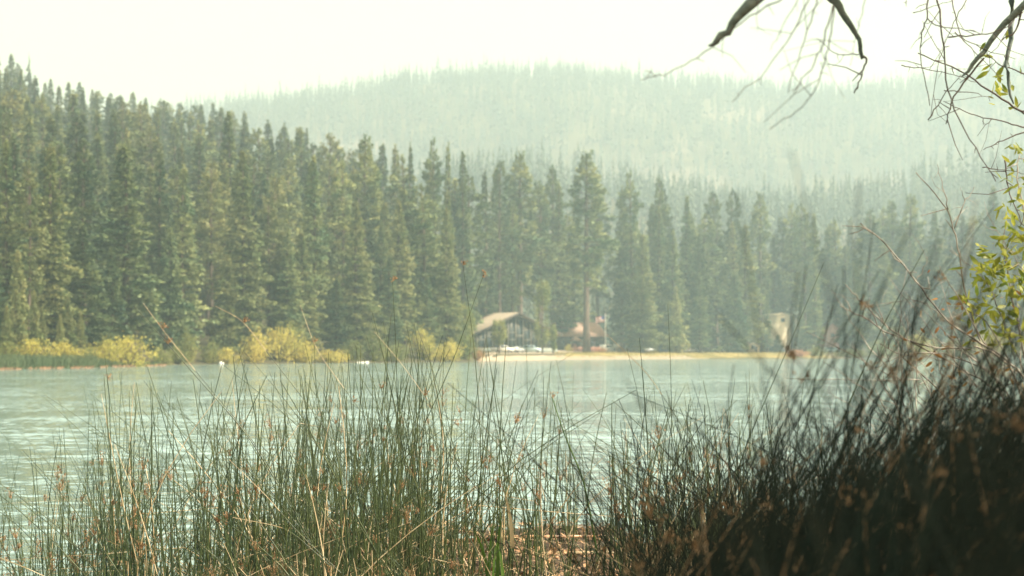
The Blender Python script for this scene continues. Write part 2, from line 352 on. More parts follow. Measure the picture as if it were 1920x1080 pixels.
NAME = {'fir': 'fir_tree', 'spire': 'fir_tree', 'pine': 'pine_tree', 'bare': 'pine_tree', 'young': 'young_fir'}
trees = []            # (px, topy, Y, kind, half width px or None, row)
occupied = []
def put_tree(px, topy, Y, kind, wpx=None, row='', olive=None, key=None):
    X = (px - 960) / F * Y; z0 = float(tz(X, Y)) - 0.3; top = CAMZ + (HY - topy) / F * Y; H = top - z0
    if H < 5: return None
    if row in ('under', 'second') and (840 < px < 1165 or 1436 < px < 1500) and Y < float(shore((px - 960) / F)) + 104: return None
    opts = [o for o in KINDS[kind] if olive is None or (o[2] == 'needle_olive') == olive] or KINDS[kind]
    H0, R0, mm, tm, cm = opts[rs.randint(len(opts))]
    s = H / H0; sxy = s * rs.uniform(0.88, 1.12)
    if kind != 'young': sxy = (s ** 0.8) * rs.uniform(1.35, 1.9)
    if wpx: sxy = (wpx * 1.45 / F * Y) / R0
    root = empty(NAME[kind], (X, Y, z0), rz=rs.uniform(0, 6.28)); root.scale = (sxy, sxy, s)
    for nm, me in (('trunk', tm), ('crown', cm)):
        o = bpy.data.objects.new(nm, me); link(o, root)
    trees.append((px, row, kind, mm, H, root, key))
    return root
# key trees traced from the photograph: px, top y, metres behind the shore, kind, half-width px, olive?
key_trees = [
 (12, 262, 30, 'fir', 40, False), (52, 300, 22, 'pine', 32, True), (96, 272, 24, 'fir', 48, True), (160, 262, 45, 'pine', 38, False), (232, 270, 22, 'fir', 62, False),
 (300, 285, 40, 'fir', 40, False), (345, 310, 22, 'spire', 36, False), (398, 300, 48, 'pine', 34, True), (428, 208, 85, 'fir', 46, False), (455, 282, 20, 'fir', 50, True),
 (505, 372, 24, 'pine', 34, True), (540, 430, 18, 'fir', 34, False), (588, 292, 26, 'fir', 42, False), (640, 300, 48, 'pine', 30, False), (668, 378, 20, 'fir', 40, True),
 (686, 253, 75, 'bare', 38, False), (715, 415, 40, 'fir', 30, False), (748, 375, 28, 'fir', 38, True), (770, 268, 110, 'spire', 18, False), (792, 372, 35, 'pine', 36, False),
 (812, 258, 95, 'pine', 26, False), (840, 268, 120, 'spire', 20, False), (868, 284, 100, 'fir', 28, False), (838, 392, 25, 'fir', 30, True), (908, 320, 108, 'spire', 24, False),
 (938, 300, 110, 'pine', 26, False), (975, 283, 112, 'bare', 38, False), (962, 380, 106, 'bare', 22, False), (1036, 310, 118, 'bare', 28, False), (1010, 345, 108, 'pine', 30, False),
 (1100, 282, 38, 'bare', 42, False), (1066, 400, 112, 'pine', 28, False), (1166, 440, 60, 'fir', 20, False), (1180, 320, 70, 'pine', 28, False), (1205, 440, 26, 'fir', 32, True),
 (1236, 330, 75, 'bare', 22, False), (1288, 366, 60, 'fir', 26, False), (1262, 430, 45, 'fir', 28, False), (1312, 440, 40, 'fir', 30, False), (1375, 353, 70, 'pine', 24, False),
 (1345, 420, 60, 'pine', 26, False), (1398, 420, 30, 'fir', 32, True), (1425, 360, 75, 'bare', 26, False), (1450, 440, 85, 'fir', 26, False), (1484, 380, 80, 'pine', 24, False),
 (1526, 400, 70, 'fir', 28, False), (1562, 410, 66, 'pine', 28, False), (1600, 470, 40, 'fir', 30, False), (1632, 392, 50, 'pine', 34, False), (1672, 374, 60, 'bare', 24, False),
 (1708, 364, 60, 'bare', 30, False), (1752, 395, 50, 'fir', 34, False), (1800, 402, 55, 'pine', 34, False), (1862, 350, 45, 'fir', 34, False), (1905, 385, 50, 'pine', 32, False)]
for (px, ty, d, kd, wp, ol) in key_trees:
    put_tree(px, ty, float(shore((px - 960) / F)) + d, kd, wp, 'front', ol)
for a in ((1438, 545, 42, 'fir', 9, False), (1503, 560, 44, 'fir', 9, False), (1458, 628, 34, 'young', 11, False), (1482, 634, 30, 'young', 9, True)):
    put_tree(a[0], a[1], float(shore((a[0] - 960) / F)) + a[2], a[3], a[4], 'front', a[5])
def row(rowname, x0, x1, dx, d, pts_x, pts_y, jit, kinds, olive_p=0.3, w=None):
    x = x0
    while x < x1:
        px = x + rs.uniform(-0.3, 0.3) * dx; ty = np.interp(px, pts_x, pts_y) + rs.uniform(-1, 1) * jit
        Y = float(shore((px - 960) / F)) + d * rs.uniform(0.88, 1.12)
        put_tree(px, ty, Y, kinds[rs.randint(len(kinds))], None if w is None else w * rs.uniform(0.8, 1.2), rowname, rs.rand() < olive_p)
        x += dx * rs.uniform(0.75, 1.25)
row('young', -20, 170, 27, 10, [0, 170], [560, 585], 25, ['young'], 0.8)
row('under', -20, 1900, 62, 21, [0, 200, 500, 700, 880, 900, 1200, 1900], [430, 470, 470, 480, 490, 560, 520, 500], 45, ['fir', 'spire', 'fir', 'young'], 0.35)
row('second', -30, 1930, 46, 62, [0, 200, 400, 600, 800, 1000, 1200, 1400, 1600, 1930], [255, 290, 300, 330, 355, 370, 390, 430, 455, 430], 34, ['fir', 'pine', 'spire', 'bare'], 0.35)
row('third', -30, 1930, 40, 118, [0, 200, 400, 600, 800, 1000, 1200, 1400, 1600, 1930], [205, 240, 258, 290, 312, 335, 355, 395, 412, 400], 24, ['fir', 'pine', 'spire', 'bare'], 0.2)
row('fourth', -30, 760, 26, 190, [0, 200, 400, 600, 760], [160, 200, 222, 262, 290], 18, ['fir', 'pine', 'spire'], 0.15)
row('fifth', -30, 700, 25, 285, [0, 100, 200, 300, 400, 700], [128, 168, 186, 202, 212, 280], 14, ['fir', 'pine', 'spire'], 0.1)
row('crest', -30, 470, 21, 385, [0, 25, 60, 72, 110, 160, 250, 300, 400, 470], [96, 108, 142, 152, 152, 160, 178, 190, 196, 215], 6, ['fir', 'fir', 'pine'], 0.0)
# labels: each tree is told by its kind, row and count from the left
ONES = ['', 'first', 'second', 'third', 'fourth', 'fifth', 'sixth', 'seventh', 'eighth', 'ninth', 'tenth', 'eleventh', 'twelfth', 'thirteenth', 'fourteenth', 'fifteenth', 'sixteenth', 'seventeenth', 'eighteenth', 'nineteenth']
TENS = {20: 'twent', 30: 'thirt', 40: 'fort', 50: 'fift', 60: 'sixt', 70: 'sevent'}
def ordn(k):
    if k < 20: return ONES[k]
    t = TENS[k // 10 * 10]
    return t + 'ieth' if k % 10 == 0 else t + 'y-' + ONES[k % 10]
ROWT = {'front': 'tall {} near the far shore', 'young': '{} behind the yellow shrubs', 'under': 'shorter {} under the tall front trees', 'second': '{} just behind the front trees',
        'third': '{} in the third row of forest', 'fourth': '{} half way up the left slope', 'fifth': 'hazy {} high on the left slope', 'crest': 'pale hazy {} on the left hill crest'}
GRP = {'front': 'tall conifers along the far shore', 'young': 'young firs on the left shore', 'under': 'shorter trees under the front conifers', 'second': 'second row of conifers', 'third': 'third row of conifers',
       'fourth': 'conifers on the left slope', 'fifth': 'conifers high on the left slope', 'crest': 'conifers on the left hill crest'}
for rw in ROWT:
    L_ = sorted([t for t in trees if t[1] == rw], key=lambda t: t[0])
    for k_, t in enumerate(L_):
        wd = WORD[t[2]] if t[2] != 'young' or rw not in ('young', 'under') else 'bushy young fir'
        if t[2] == 'bare': wd = 'bare-stemmed pine'
        tag(t[5], ROWT[rw].format(wd).replace('tall full', 'tall full') + ', ' + ordn(k_ + 1) + ' from left in its row', 'conifer', GRP[rw])
print('TREES', len(trees))

# distant forest: thousands of trees nobody could count, ONE object
def far_forest():
    rr = np.random.RandomState(9)
    N = 17000
    u = rr.uniform(-0.42, 0.42, N); Y = np.sqrt(rr.uniform(560 ** 2, 2230 ** 2, N)); X = u * Y
    crest = np.linspace(-0.36, 0.40, 700) + rr.normal(0, 0.001, 700)           # trees standing on the skyline itself
    u = np.concatenate([u, crest]); Y = np.concatenate([Y, rr.uniform(2060, 2170, 700)]); X = u * Y
    px = u * F + 960
    keep = ~((noise2(X, Y, 60) > 0.75) & (Y > 900) & (rr.rand(len(X)) < 0.75))
    keep &= ~((noise2(X + 300, Y, 38) > 0.62) & (Y > 1300) & (px > 1400) & (rr.rand(len(X)) < 0.5))
    keep &= ~((px < 330) & (Y > 650) & (Y < 1300))
    X, Y = X[keep], Y[keep]; n = len(X); Z = tz(X, Y) - 0.5
    H = np.where((Y > 2050) | (Y < 720), 0.72, 1.0) * rr.uniform(17, 33, n) * np.where(rr.rand(n) < 0.1, 1.2, 1.0); W = H * rr.uniform(0.085, 0.135, n)
    mb = MB()
    K = 30
    # each tree: K drooping leaf triangles set round a thin stem
    t = (np.arange(K) + 0.5) / K; t = np.tile(t, (n, 1)) + rr.uniform(-0.02, 0.02, (n, K))
    a = rr.uniform(0, 6.283, (n, K)); wdt = W[:, None] * ((1 - t) ** 0.75 * 0.95 + 0.06) * rr.uniform(0.65, 1.25, (n, K))
    zc = Z[:, None] + H[:, None] * (0.10 + 0.90 * t)
    cx, sy = np.cos(a), np.sin(a)
    hh = H[:, None] * 0.055
    p0 = np.stack([X[:, None] + 0 * t, Y[:, None] + 0 * t, zc + hh], -1)
    p1 = np.stack([X[:, None] + cx * wdt - sy * wdt * 0.55, Y[:, None] + sy * wdt + cx * wdt * 0.55, zc - hh * 0.8], -1)
    p2 = np.stack([X[:, None] + cx * wdt + sy * wdt * 0.55, Y[:, None] + sy * wdt - cx * wdt * 0.55, zc - hh * 0.8], -1)
    VV = np.stack([p0, p1, p2], 2).reshape(-1, 3); mb.add(VV, None, np.arange(len(VV)).reshape(-1, 3))
    # stems
    s = 0.28
    q0 = np.stack([X - s, Y, Z], -1); q1 = np.stack([X + s, Y, Z], -1); q2 = np.stack([X, Y, Z + H * 1.02], -1)
    VV = np.stack([q0, q1, q2], 1).reshape(-1, 3); mb.add(VV, None, np.arange(len(VV)).reshape(-1, 3))
    mb.build('distant_forest', M['needle_far'], label='hazy conifer forest covering the mountain slopes beyond', cat='forest', kind='stuff')
far_forest()

# ------------------------------------------------------------------ shrubs on the far shore
def shrub_mesh(seed, n=2600, leaf='yellow_leaf', flat=0.75, size=1.0):
    rr = np.random.RandomState(seed); mb = MB(); st = MB()
    C = []; D = []; S = []
    nl = 30
    for k in range(nl):
        a = rr.uniform(0, 6.283); e = rr.uniform(0.15, 1.5); L = rr.uniform(0.72, 1.02)
        tip = np.array([math.cos(a) * math.cos(e) * L, math.sin(a) * math.cos(e) * L, math.sin(e) * L * flat * 1.25])
        st.tube([(0, 0, 0), tip * np.array([.55, .55, .6]), tip], [0.03, 0.02, 0.008], 4)
        m = n // nl; f = rr.uniform(0.35, 1.05, m)
        c = tip[None, :] * f[:, None] + rr.normal(0, 0.10, (m, 3)); c[:, 2] = np.maximum(c[:, 2], 0.0)
        d = rr.normal(0, 1, (m, 3)) + np.array([0, 0, 0.7]); d /= np.linalg.norm(d, axis=1)[:, None]
        d *= rr.uniform(0.05, 0.10, m)[:, None] * size
        sv = np.cross(d, rr.normal(0, 1, (m, 3))); sv /= np.linalg.norm(sv, axis=1)[:, None]; sv *= (np.linalg.norm(d, axis=1) * 0.28)[:, None]
        C.append(c); D.append(d); S.append(sv)
    mb.leaves(np.vstack(C), np.vstack(D), np.vstack(S))
    return st.mesh('stem', M['bark'], True), mb.mesh('foliage', M[leaf])
SHR = {(lf, k): shrub_mesh(300 + k, leaf=lf) for lf in ('yellow_leaf', 'green_leaf', 'rust_leaf') for k in range(2)}
def shrub(px, topy, wpx, d, leaf, label, name='shrub', cat='shrub', group='shrubs along the far shore', k=None):
    Y = float(shore((px - 960) / F)) + d; X = (px - 960) / F * Y; z0 = float(tz(X, Y)) - 0.1
    H = CAMZ + (HY - topy) / F * Y - z0; W = wpx * 1.18 / F * Y
    root = empty(name, (X, Y, z0), label, cat, group, rz=rs.uniform(0, 6.28)); root.scale = (W, W, max(H, 0.6) * 1.02)
    st, fo = SHR[(leaf, rs.randint(2) if k is None else k)]
    for nm, me in (('stem', st), ('foliage', fo)): link(bpy.data.objects.new(nm, me), root)
    return root
shrub_list = [
 (60, 634, 48, 6, 'yellow_leaf', 'yellow shrub behind the tule bed at far left shore'), (118, 640, 44, 6, 'yellow_leaf', 'low yellow shrub between the tule bed and young firs'),
 (10, 640, 36, 8, 'green_leaf', 'olive shrub at the left end of the tule bed'), (200, 638, 36, 0, 'yellow_leaf', 'yellow shrub joined to left side of the big round yellow shrub'),
 (236, 628, 52, -1.5, 'yellow_leaf', 'big round bright yellow shrub at the water edge'), (165, 652, 26, 4, 'green_leaf', 'small green shrub left of the big round yellow shrub'),
 (300, 654, 26, 2, 'green_leaf', 'low dark green shrub added in the shadow gap right of the big yellow shrub'), (332, 650, 24, 2, 'green_leaf', 'low green shrub added at water edge to fill the dark shadow gap'),  # two added shrubs standing in for the dark shadow gap under the trees
 (350, 625, 22, 6, 'green_leaf', 'slim green shrub beside the dark gap in the trees'), (395, 640, 26, 4, 'green_leaf', 'small olive shrub right of the dark gap'),
 (425, 650, 28, 2, 'yellow_leaf', 'yellow shrub above the tiny white buoy'), (478, 622, 36, 5, 'yellow_leaf', 'tall yellow shrub behind rush seed heads, left of centre'),
 (525, 612, 44, 7, 'yellow_leaf', 'tallest yellow shrub on the left shore under olive fir'), (572, 640, 34, 3, 'yellow_leaf', 'rounded yellow shrub right of the tallest yellow one'),
 (545, 600, 30, 14, 'green_leaf', 'fresh green bush behind the tallest yellow shrub'), (622, 655, 38, 1.5, 'yellow_leaf', 'low spreading yellow shrub at the water edge left of the white boat'),
 (662, 640, 30, 6, 'green_leaf', 'green shrub just left of the white boat'), (700, 628, 34, 6, 'green_leaf', 'dark green shrub just right of the white boat'),
 (745, 645, 34, 3, 'green_leaf', 'low green shrub at the water, right of the white boat'), (795, 618, 36, 7, 'yellow_leaf', 'yellow green willow shrub left of the lodge'),
 (840, 640, 40, 3, 'yellow_leaf', 'wide yellow shrub at the water edge left of lodge'), (868, 626, 32, 8, 'green_leaf', 'olive bush close to the left eave of lodge'),
 (893, 650, 18, 4, 'rust_leaf', 'rusty orange shrub at the left end of the beach'), (1066, 645, 9, 52, 'yellow_leaf', 'small yellow bush beside the red roofed hall'),
 (1128, 652, 12, 30, 'rust_leaf', 'small rusty bush by the flagpole base'), (1165, 650, 13, 34, 'rust_leaf', 'orange autumn bush right of flagpole'),
 (1196, 640, 14, 40, 'green_leaf', 'small olive bush at forest edge right of flagpole'), (1226, 655, 12, 34, 'yellow_leaf', 'low yellow bush behind the meadow'),
 (1495, 655, 26, 6, 'rust_leaf', 'reddish brown shrub at right end of the meadow'), (1530, 650, 20, 8, 'green_leaf', 'dark green shrub right of the reddish shrub'),
 (1600, 655, 34, 5, 'green_leaf', 'green shrub right of the pale blue car'), (1650, 640, 36, 6, 'green_leaf', 'green shrub on the right far shore behind bare twigs'),
 (1725, 628, 40, 8, 'yellow_leaf', 'yellow shrub on the right far shore behind bare twigs'), (1790, 640, 40, 6, 'green_leaf', 'green shrub on the far shore behind willow leaves'),
 (1860, 625, 44, 8, 'yellow_leaf', 'yellow shrub on the far shore near the right edge'), (1915, 640, 40, 6, 'green_leaf', 'green shrub on the far shore at the right edge')]
for a in shrub_list: shrub(*a)
# broadleaf trees in front of the lodge
def broadleaf(px, topy, wpx, d, leaf, label):
    Y = float(shore((px - 960) / F)) + d; X = (px - 960) / F * Y; z0 = float(tz(X, Y)) - 0.1
    H = CAMZ + (HY - topy) / F * Y - z0; W = wpx / F * Y
    root = empty('broadleaf_tree', (X, Y, z0), label, 'tree', 'leafy trees by the lodge')
    tb = MB(); tb.tube([(0, 0, 0), (0.05, 0, H * .4), (0, 0.1, H * .9)], [0.22, 0.16, 0.04], 7)
    rr = np.random.RandomState(int(px)); cb = MB()
    for k in range(26):
        z = H * rr.uniform(0.14, 0.9); a = rr.uniform(0, 6.28); L = W * (1 - (abs(z / H - .45) / .62) ** 2) * rr.uniform(.5, 1)
        tip = np.array([math.cos(a) * L, math.sin(a) * L, z + L * .3]); tb.tube([(0, 0, z * .85), tip], [0.06, 0.02], 4)
        m = 130; c = tip + rr.normal(0, 1, (m, 3)) * np.array([W * .22, W * .22, H * .05])
        d_ = rr.normal(0, 1, (m, 3)); d_ /= np.linalg.norm(d_, axis=1)[:, None]; d_ *= rr.uniform(.25, .5, m)[:, None]
        sv = np.cross(d_, rr.normal(0, 1, (m, 3))); sv /= np.linalg.norm(sv, axis=1)[:, None]; sv *= 0.1
        cb.leaves(c, d_, sv)
    tb.build('trunk', M['bark'], root, True); cb.build('crown', M[leaf], root)
broadleaf(936, 596, 12, 22, 'green_leaf', 'slender leafy tree covering the left half of the lodge gable')
broadleaf(1017, 525, 15, 26, 'green_leaf', 'tall leafy tree between the lodge and the red roofed hall')
broadleaf(1037, 606, 6, 24, 'green_leaf', 'smaller leafy tree left of the red roofed hall')
broadleaf(872, 560, 16, 24, 'green_leaf', 'leafy tree beside left end of the lodge roof')

# tule bed on the left shore (uncountable reeds) and its pink rim
def tules():
    rr = np.random.RandomState(4); mb = MB(); N = 15000
    px = rr.uniform(-150, 300, N); u = (px - 960) / F; d = rr.uniform(-5.5, 5, N) * np.interp(px, [-150, 160, 300], [1, 1, 0.15]); Y = shore(u) + d; X = u * Y
    Z = np.maximum(tz(X, Y), -0.3); h = rr.uniform(0.7, 1.7, N) * np.interp(px, [-150, 170, 240, 300], [1.0, 0.95, 0.4, 0.3])
    b = np.stack([X, Y, Z], -1); lean = rr.normal(0, 0.13, (N, 2)) * h[:, None]
    D = np.stack([lean[:, 0], lean[:, 1], h], -1); S = np.stack([rr.uniform(0.025, 0.05, N), rr.uniform(-0.03, 0.03, N), np.zeros(N)], -1)
    mb.leaves(b, D, S); mb.build('tule_reeds', M['tule'], label='dense dark green reed bed along the left far shore', cat='reeds', kind='stuff')
    mb = MB(); N = 2500; px = rr.uniform(-150, 310, N); px = px[np.sin(px * .09) + np.sin(px * .23 + 1) + rr.normal(0, .5, N) > 0.1]; N = len(px); u = (px - 960) / F; Y = shore(u) - rr.uniform(4.5, 6.8, N); X = u * Y; h = rr.uniform(0.08, 0.32, N)
    b = np.stack([X, Y, np.full(N, -0.02)], -1); D = np.stack([rr.normal(0, .3, N), rr.normal(0, .2, N), h], -1); S = np.stack([rr.uniform(.03, .08, N), h * 0, h * 0], -1)
    mb.leaves(b, D, S); mb.build('dead_reeds', M['litter'], label='broken reddish reed stubble at the foot of reed bed', cat='reeds', kind='stuff')
tules()
# dry grass tufts on the meadow edge
def meadow_grass():
    rr = np.random.RandomState(14); mb = MB(); N = 9000
    px = rr.uniform(1040, 1570, N); u = (px - 960) / F; Y = shore(u) + rr.uniform(1, 30, N); X = u * Y; h = rr.uniform(0.1, 0.4, N)
    mb.leaves(np.stack([X, Y, tz(X, Y) + 0.1], -1), np.stack([rr.normal(0, .1, N), rr.normal(0, .1, N), h], -1), np.stack([rr.uniform(.02, .07, N), h * 0, h * 0], -1))
    mb.build('meadow_grass', M['grass_dry'], label='short dry yellow grass along the far beach', cat='grass', kind='stuff')
meadow_grass()

# ------------------------------------------------------------------ buildings
M['brown_wall'] = mat('brown_wall', (0.055, 0.045, 0.038), 0.8, 0.2, 2.0, stretch=(3, 3, .3))
M['frame'] = mat('frame', (0.16, 0.145, 0.115), 0.7, 0.15, 3.0)
M['glass'] = mat('glass', (0.018, 0.028, 0.032), 0.04, 0.2, 1.0, spec=0.6)
M['roof_tan'] = mat('roof_tan', (0.20, 0.165, 0.12), 0.85, 0.15, 1.6)
M['roof_pink'] = mat('roof_pink', (0.38, 0.25, 0.18), 0.85, 0.15, 1.6)
M['cream'] = mat('cream', (0.72, 0.60, 0.40), 0.8, 0.1, 1.0)
M['plinth'] = mat('plinth', (0.22, 0.25, 0.22), 0.9, 0.15, 2.0)
M['red_wall'] = mat('red_wall', (0.42, 0.20, 0.14), 0.8, 0.15, 2.0)
M['white'] = mat('white', (0.75, 0.74, 0.70), 0.5, 0.08, 2.0)
M['stone'] = mat('stone', (0.42, 0.37, 0.31), 0.9, 0.25, 3.0)

def lodge():
    # local frame: gable front faces -y, width along x, ridge runs back along +y
    Y0 = float(shore(-0.0)) + 72; yaw = R(33)
    X0, _, _ = P(966, 0, Y0); z0 = float(tz(X0, Y0)) - 0.1
    s = 480.0 / 462
    root = empty('lodge', (X0, Y0, z0), 'large dark brown lodge with tan roof and tall window gable behind parked cars', 'lodge', None, rz=yaw)
    hw, Hw, Ha, Ln = 12.6, 4.9, 10.0, 24.0
    zt = lambda x: Hw + (Ha - Hw) * (1 - abs(x) / hw)
    wb = MB(); wb.poly_prism([(-hw, 0, 0), (hw, 0, 0), (hw, 0, Hw), (0, 0, Ha), (-hw, 0, Hw)], (0, Ln, 0)); wb.build('wall', M['brown_wall'], root)
    pb = MB(); pb.box((0, -0.25, 0.55), (2 * hw + 0.6, 0.5, 1.1)); pb.build('plinth', M['plinth'], root)
    for sg in (-1, 1):     # two roof slabs with deep eaves
        rb = MB(); ov = 1.2; th = 0.35; sl_ = (Ha - Hw) / hw; x1 = sg * (hw + ov); z1 = Hw - ov * sl_
        rb.poly_prism([(0, -1.8, Ha + 0.08), (x1, -1.8, z1 + 0.08), (x1, -1.8, z1 + 0.08 + th), (0, -1.8, Ha + 0.08 + th)], (0, Ln + 3.2, 0)); rb.build('roof', M['roof_tan'], root)
        fb = MB(); fb.poly_prism([(0.0, -1.86, Ha - 0.2), (x1, -1.86, z1 - 0.2), (x1, -1.86, z1 + 0.42), (0, -1.86, Ha + 0.42)], (0, 0.05, 0)); fb.build('fascia', M['brown_wall'], root)
    xs = np.linspace(-hw + 0.9, hw - 0.9, 11)
    for a, b in zip(xs[:-1], xs[1:]):
        top = min(zt(a), zt(b)) - 0.7
        gb = MB(); gb.poly_prism([(a + .12, -0.06, 1.3), (b - .12, -0.06, 1.3), (b - .12, -0.06, zt(b) - .7), (a + .12, -0.06, zt(a) - .7)], (0, 0.03, 0)); w_ = gb.build('window', M['glass'], root)
        mbm = MB()
        k = list(xs).index(a)
        for zr in (3.3 + 0.9 * (k % 2), 5.9 - 0.7 * (k % 3)):
            if zr < top: mbm.box(((a + b) / 2, -0.12, zr), (b - a - .26, 0.1, 0.16))
        if mbm.v: mbm.build('crossbar', M['frame'], w_)
    for k, a in enumerate(xs):
        cbm = MB(); cbm.box((a, -0.16, (1.1 + zt(a) - .5) / 2), (0.24, 0.22, zt(a) - .5 - 1.1)); cbm.build('post', M['frame'], root)
    sb = MB(); sb.box((0, -0.17, 1.2), (2 * hw, 0.16, 0.2)); sb.build('sill', M['frame'], root)
lodge()
def hall():
    Y0 = float(shore(0.04)) + 92; X0, _, _ = P(1087, 0, Y0); z0 = float(tz(X0, Y0)) - 0.1; k = Y0 / F
    root = empty('hall', (X0, Y0, z0), 'brown hall with pinkish red shingle roof behind the flagpole', 'hall', None, rz=R(10))
    hw, dp, Hw, Ha = 8.2, 9.0, 4.4, 8.8
    wb = MB(); wb.box((0, dp / 2, Hw / 2), (2 * hw, dp, Hw)); wb.build('wall', M['brown_wall'], root)
    rb = MB(); e = 0.9; a = [(-hw - e, -e, Hw - .1), (hw + e, -e, Hw - .1), (hw + e, dp + e, Hw - .1), (-hw - e, dp + e, Hw - .1)]; t = [(-hw - e + 1.2, dp / 2, Ha), (hw - 1.9, dp / 2, Ha)]
    rb.add(a + t, [[0, 1, 5, 4], [2, 3, 4, 5], [0, 3, 2, 1]], [[1, 2, 5], [3, 0, 4]]); rb.build('roof', M['roof_pink'], root)
    # porch with its own small roof
    pb = MB(); pb.poly_prism([(-3.6, -3.2, 3.0), (0.2, -3.2, 3.0), (-1.7, -3.2, 4.4)], (0, 2.4, 0)); pb.build('porch_roof', M['roof_pink'], root)
    for x in (-3.3, -0.1): q = MB(); q.box((x, -2.9, 1.5), (0.25, 0.25, 3.0)); q.build('post', M['frame'], root)
    cb = MB(); cb.box((-4.6, dp / 2 + .6, Ha + .3), (1.5, 1.2, 2.0)); cb.build('chimney', M['white'], root)
    for x in (-5.4, 1.8, 3.6, 5.6): q = MB(); q.box((x, -0.03, 2.4), (1.2, 0.08, 1.4)); q.build('window', M['glass'], root)
    q = MB(); q.box((-1.7, -0.04, 1.2), (1.2, 0.1, 2.3)); q.build('door', M['red_wall'], root)
hall()
def house(px, base_py, d, wall, roof, w, dp, h, ha, label, rz=0, zlift=0, wins=((0, .75),), winsz=(1.2, 1.3)):
    Y0 = float(shore((px - 960) / F)) + d; X0 = (px - 960) / F * Y0; z0 = float(tz(X0, Y0)) - 0.2 + zlift
    root = empty('house', (X0, Y0, z0), label, 'house', None, rz=rz)
    wb = MB(); wb.poly_prism([(-w / 2, 0, 0), (w / 2, 0, 0), (w / 2, 0, h), (0, 0, ha), (-w / 2, 0, h)], (0, dp, 0)); wb.build('wall', wall, root)
    for sg in (-1, 1):
        rb = MB(); e = 0.4; sl_ = (ha - h) / (w / 2); rb.poly_prism([(0, -e, ha + .05), (sg * (w / 2 + e), -e, h - e * sl_ + .05), (sg * (w / 2 + e), -e, h - e * sl_ + .25), (0, -e, ha + .25)], (0, dp + 2 * e, 0)); rb.build('roof', roof, root)
    for fx, fz in wins:
        q = MB(); q.box((fx * w, -0.04, fz * h), (winsz[0], 0.1, winsz[1])); wn = q.build('window', M['glass'], root)
        q = MB(); q.box((fx * w, -0.11, fz * h - winsz[1] / 2), (winsz[0] + .3, 0.14, .12)); q.build('sill', M['frame'], wn)
    q = MB(); q.box((w * .25, -0.05, 1.1), (1.0, 0.1, 2.1)); q.build('door', M['brown_wall'], root)
    return root
h1 = house(1469, 0, 62, M['cream'], M['cream'], 5.6, 8, 12.4, 12.9, 'tall sunlit cream house between dark firs behind the meadow', R(25), wins=((-.05, .88),), winsz=(1.6, 1.2))
house(1561, 0, 58, M['red_wall'], M['roof_tan'], 5.0, 7, 8.0, 10.0, 'reddish cabin among trees right of the tall cream house', R(10))
house(748, 0, 80, M['red_wall'], M['roof_pink'], 5.0, 6, 3.6, 5.2, 'small red cabin glimpsed between trees left of the lodge', R(10), zlift=9)
house(1412, 0, 66, M['cream'], M['roof_tan'], 4.2, 4, 2.6, 3.6, 'low cream shed beyond the meadow left of dark blue car', R(-6))
house(1318, 0, 60, M['white'], M['roof_pink'], 3.2, 4, 2.3, 3.2, 'small white hut with pink roof behind the silver cars', R(5))
house(1360, 0, 64, M['cream'], M['roof_pink'], 3.6, 4, 2.4, 3.4, 'small cream hut with pink roof right of the white hut', R(-4))

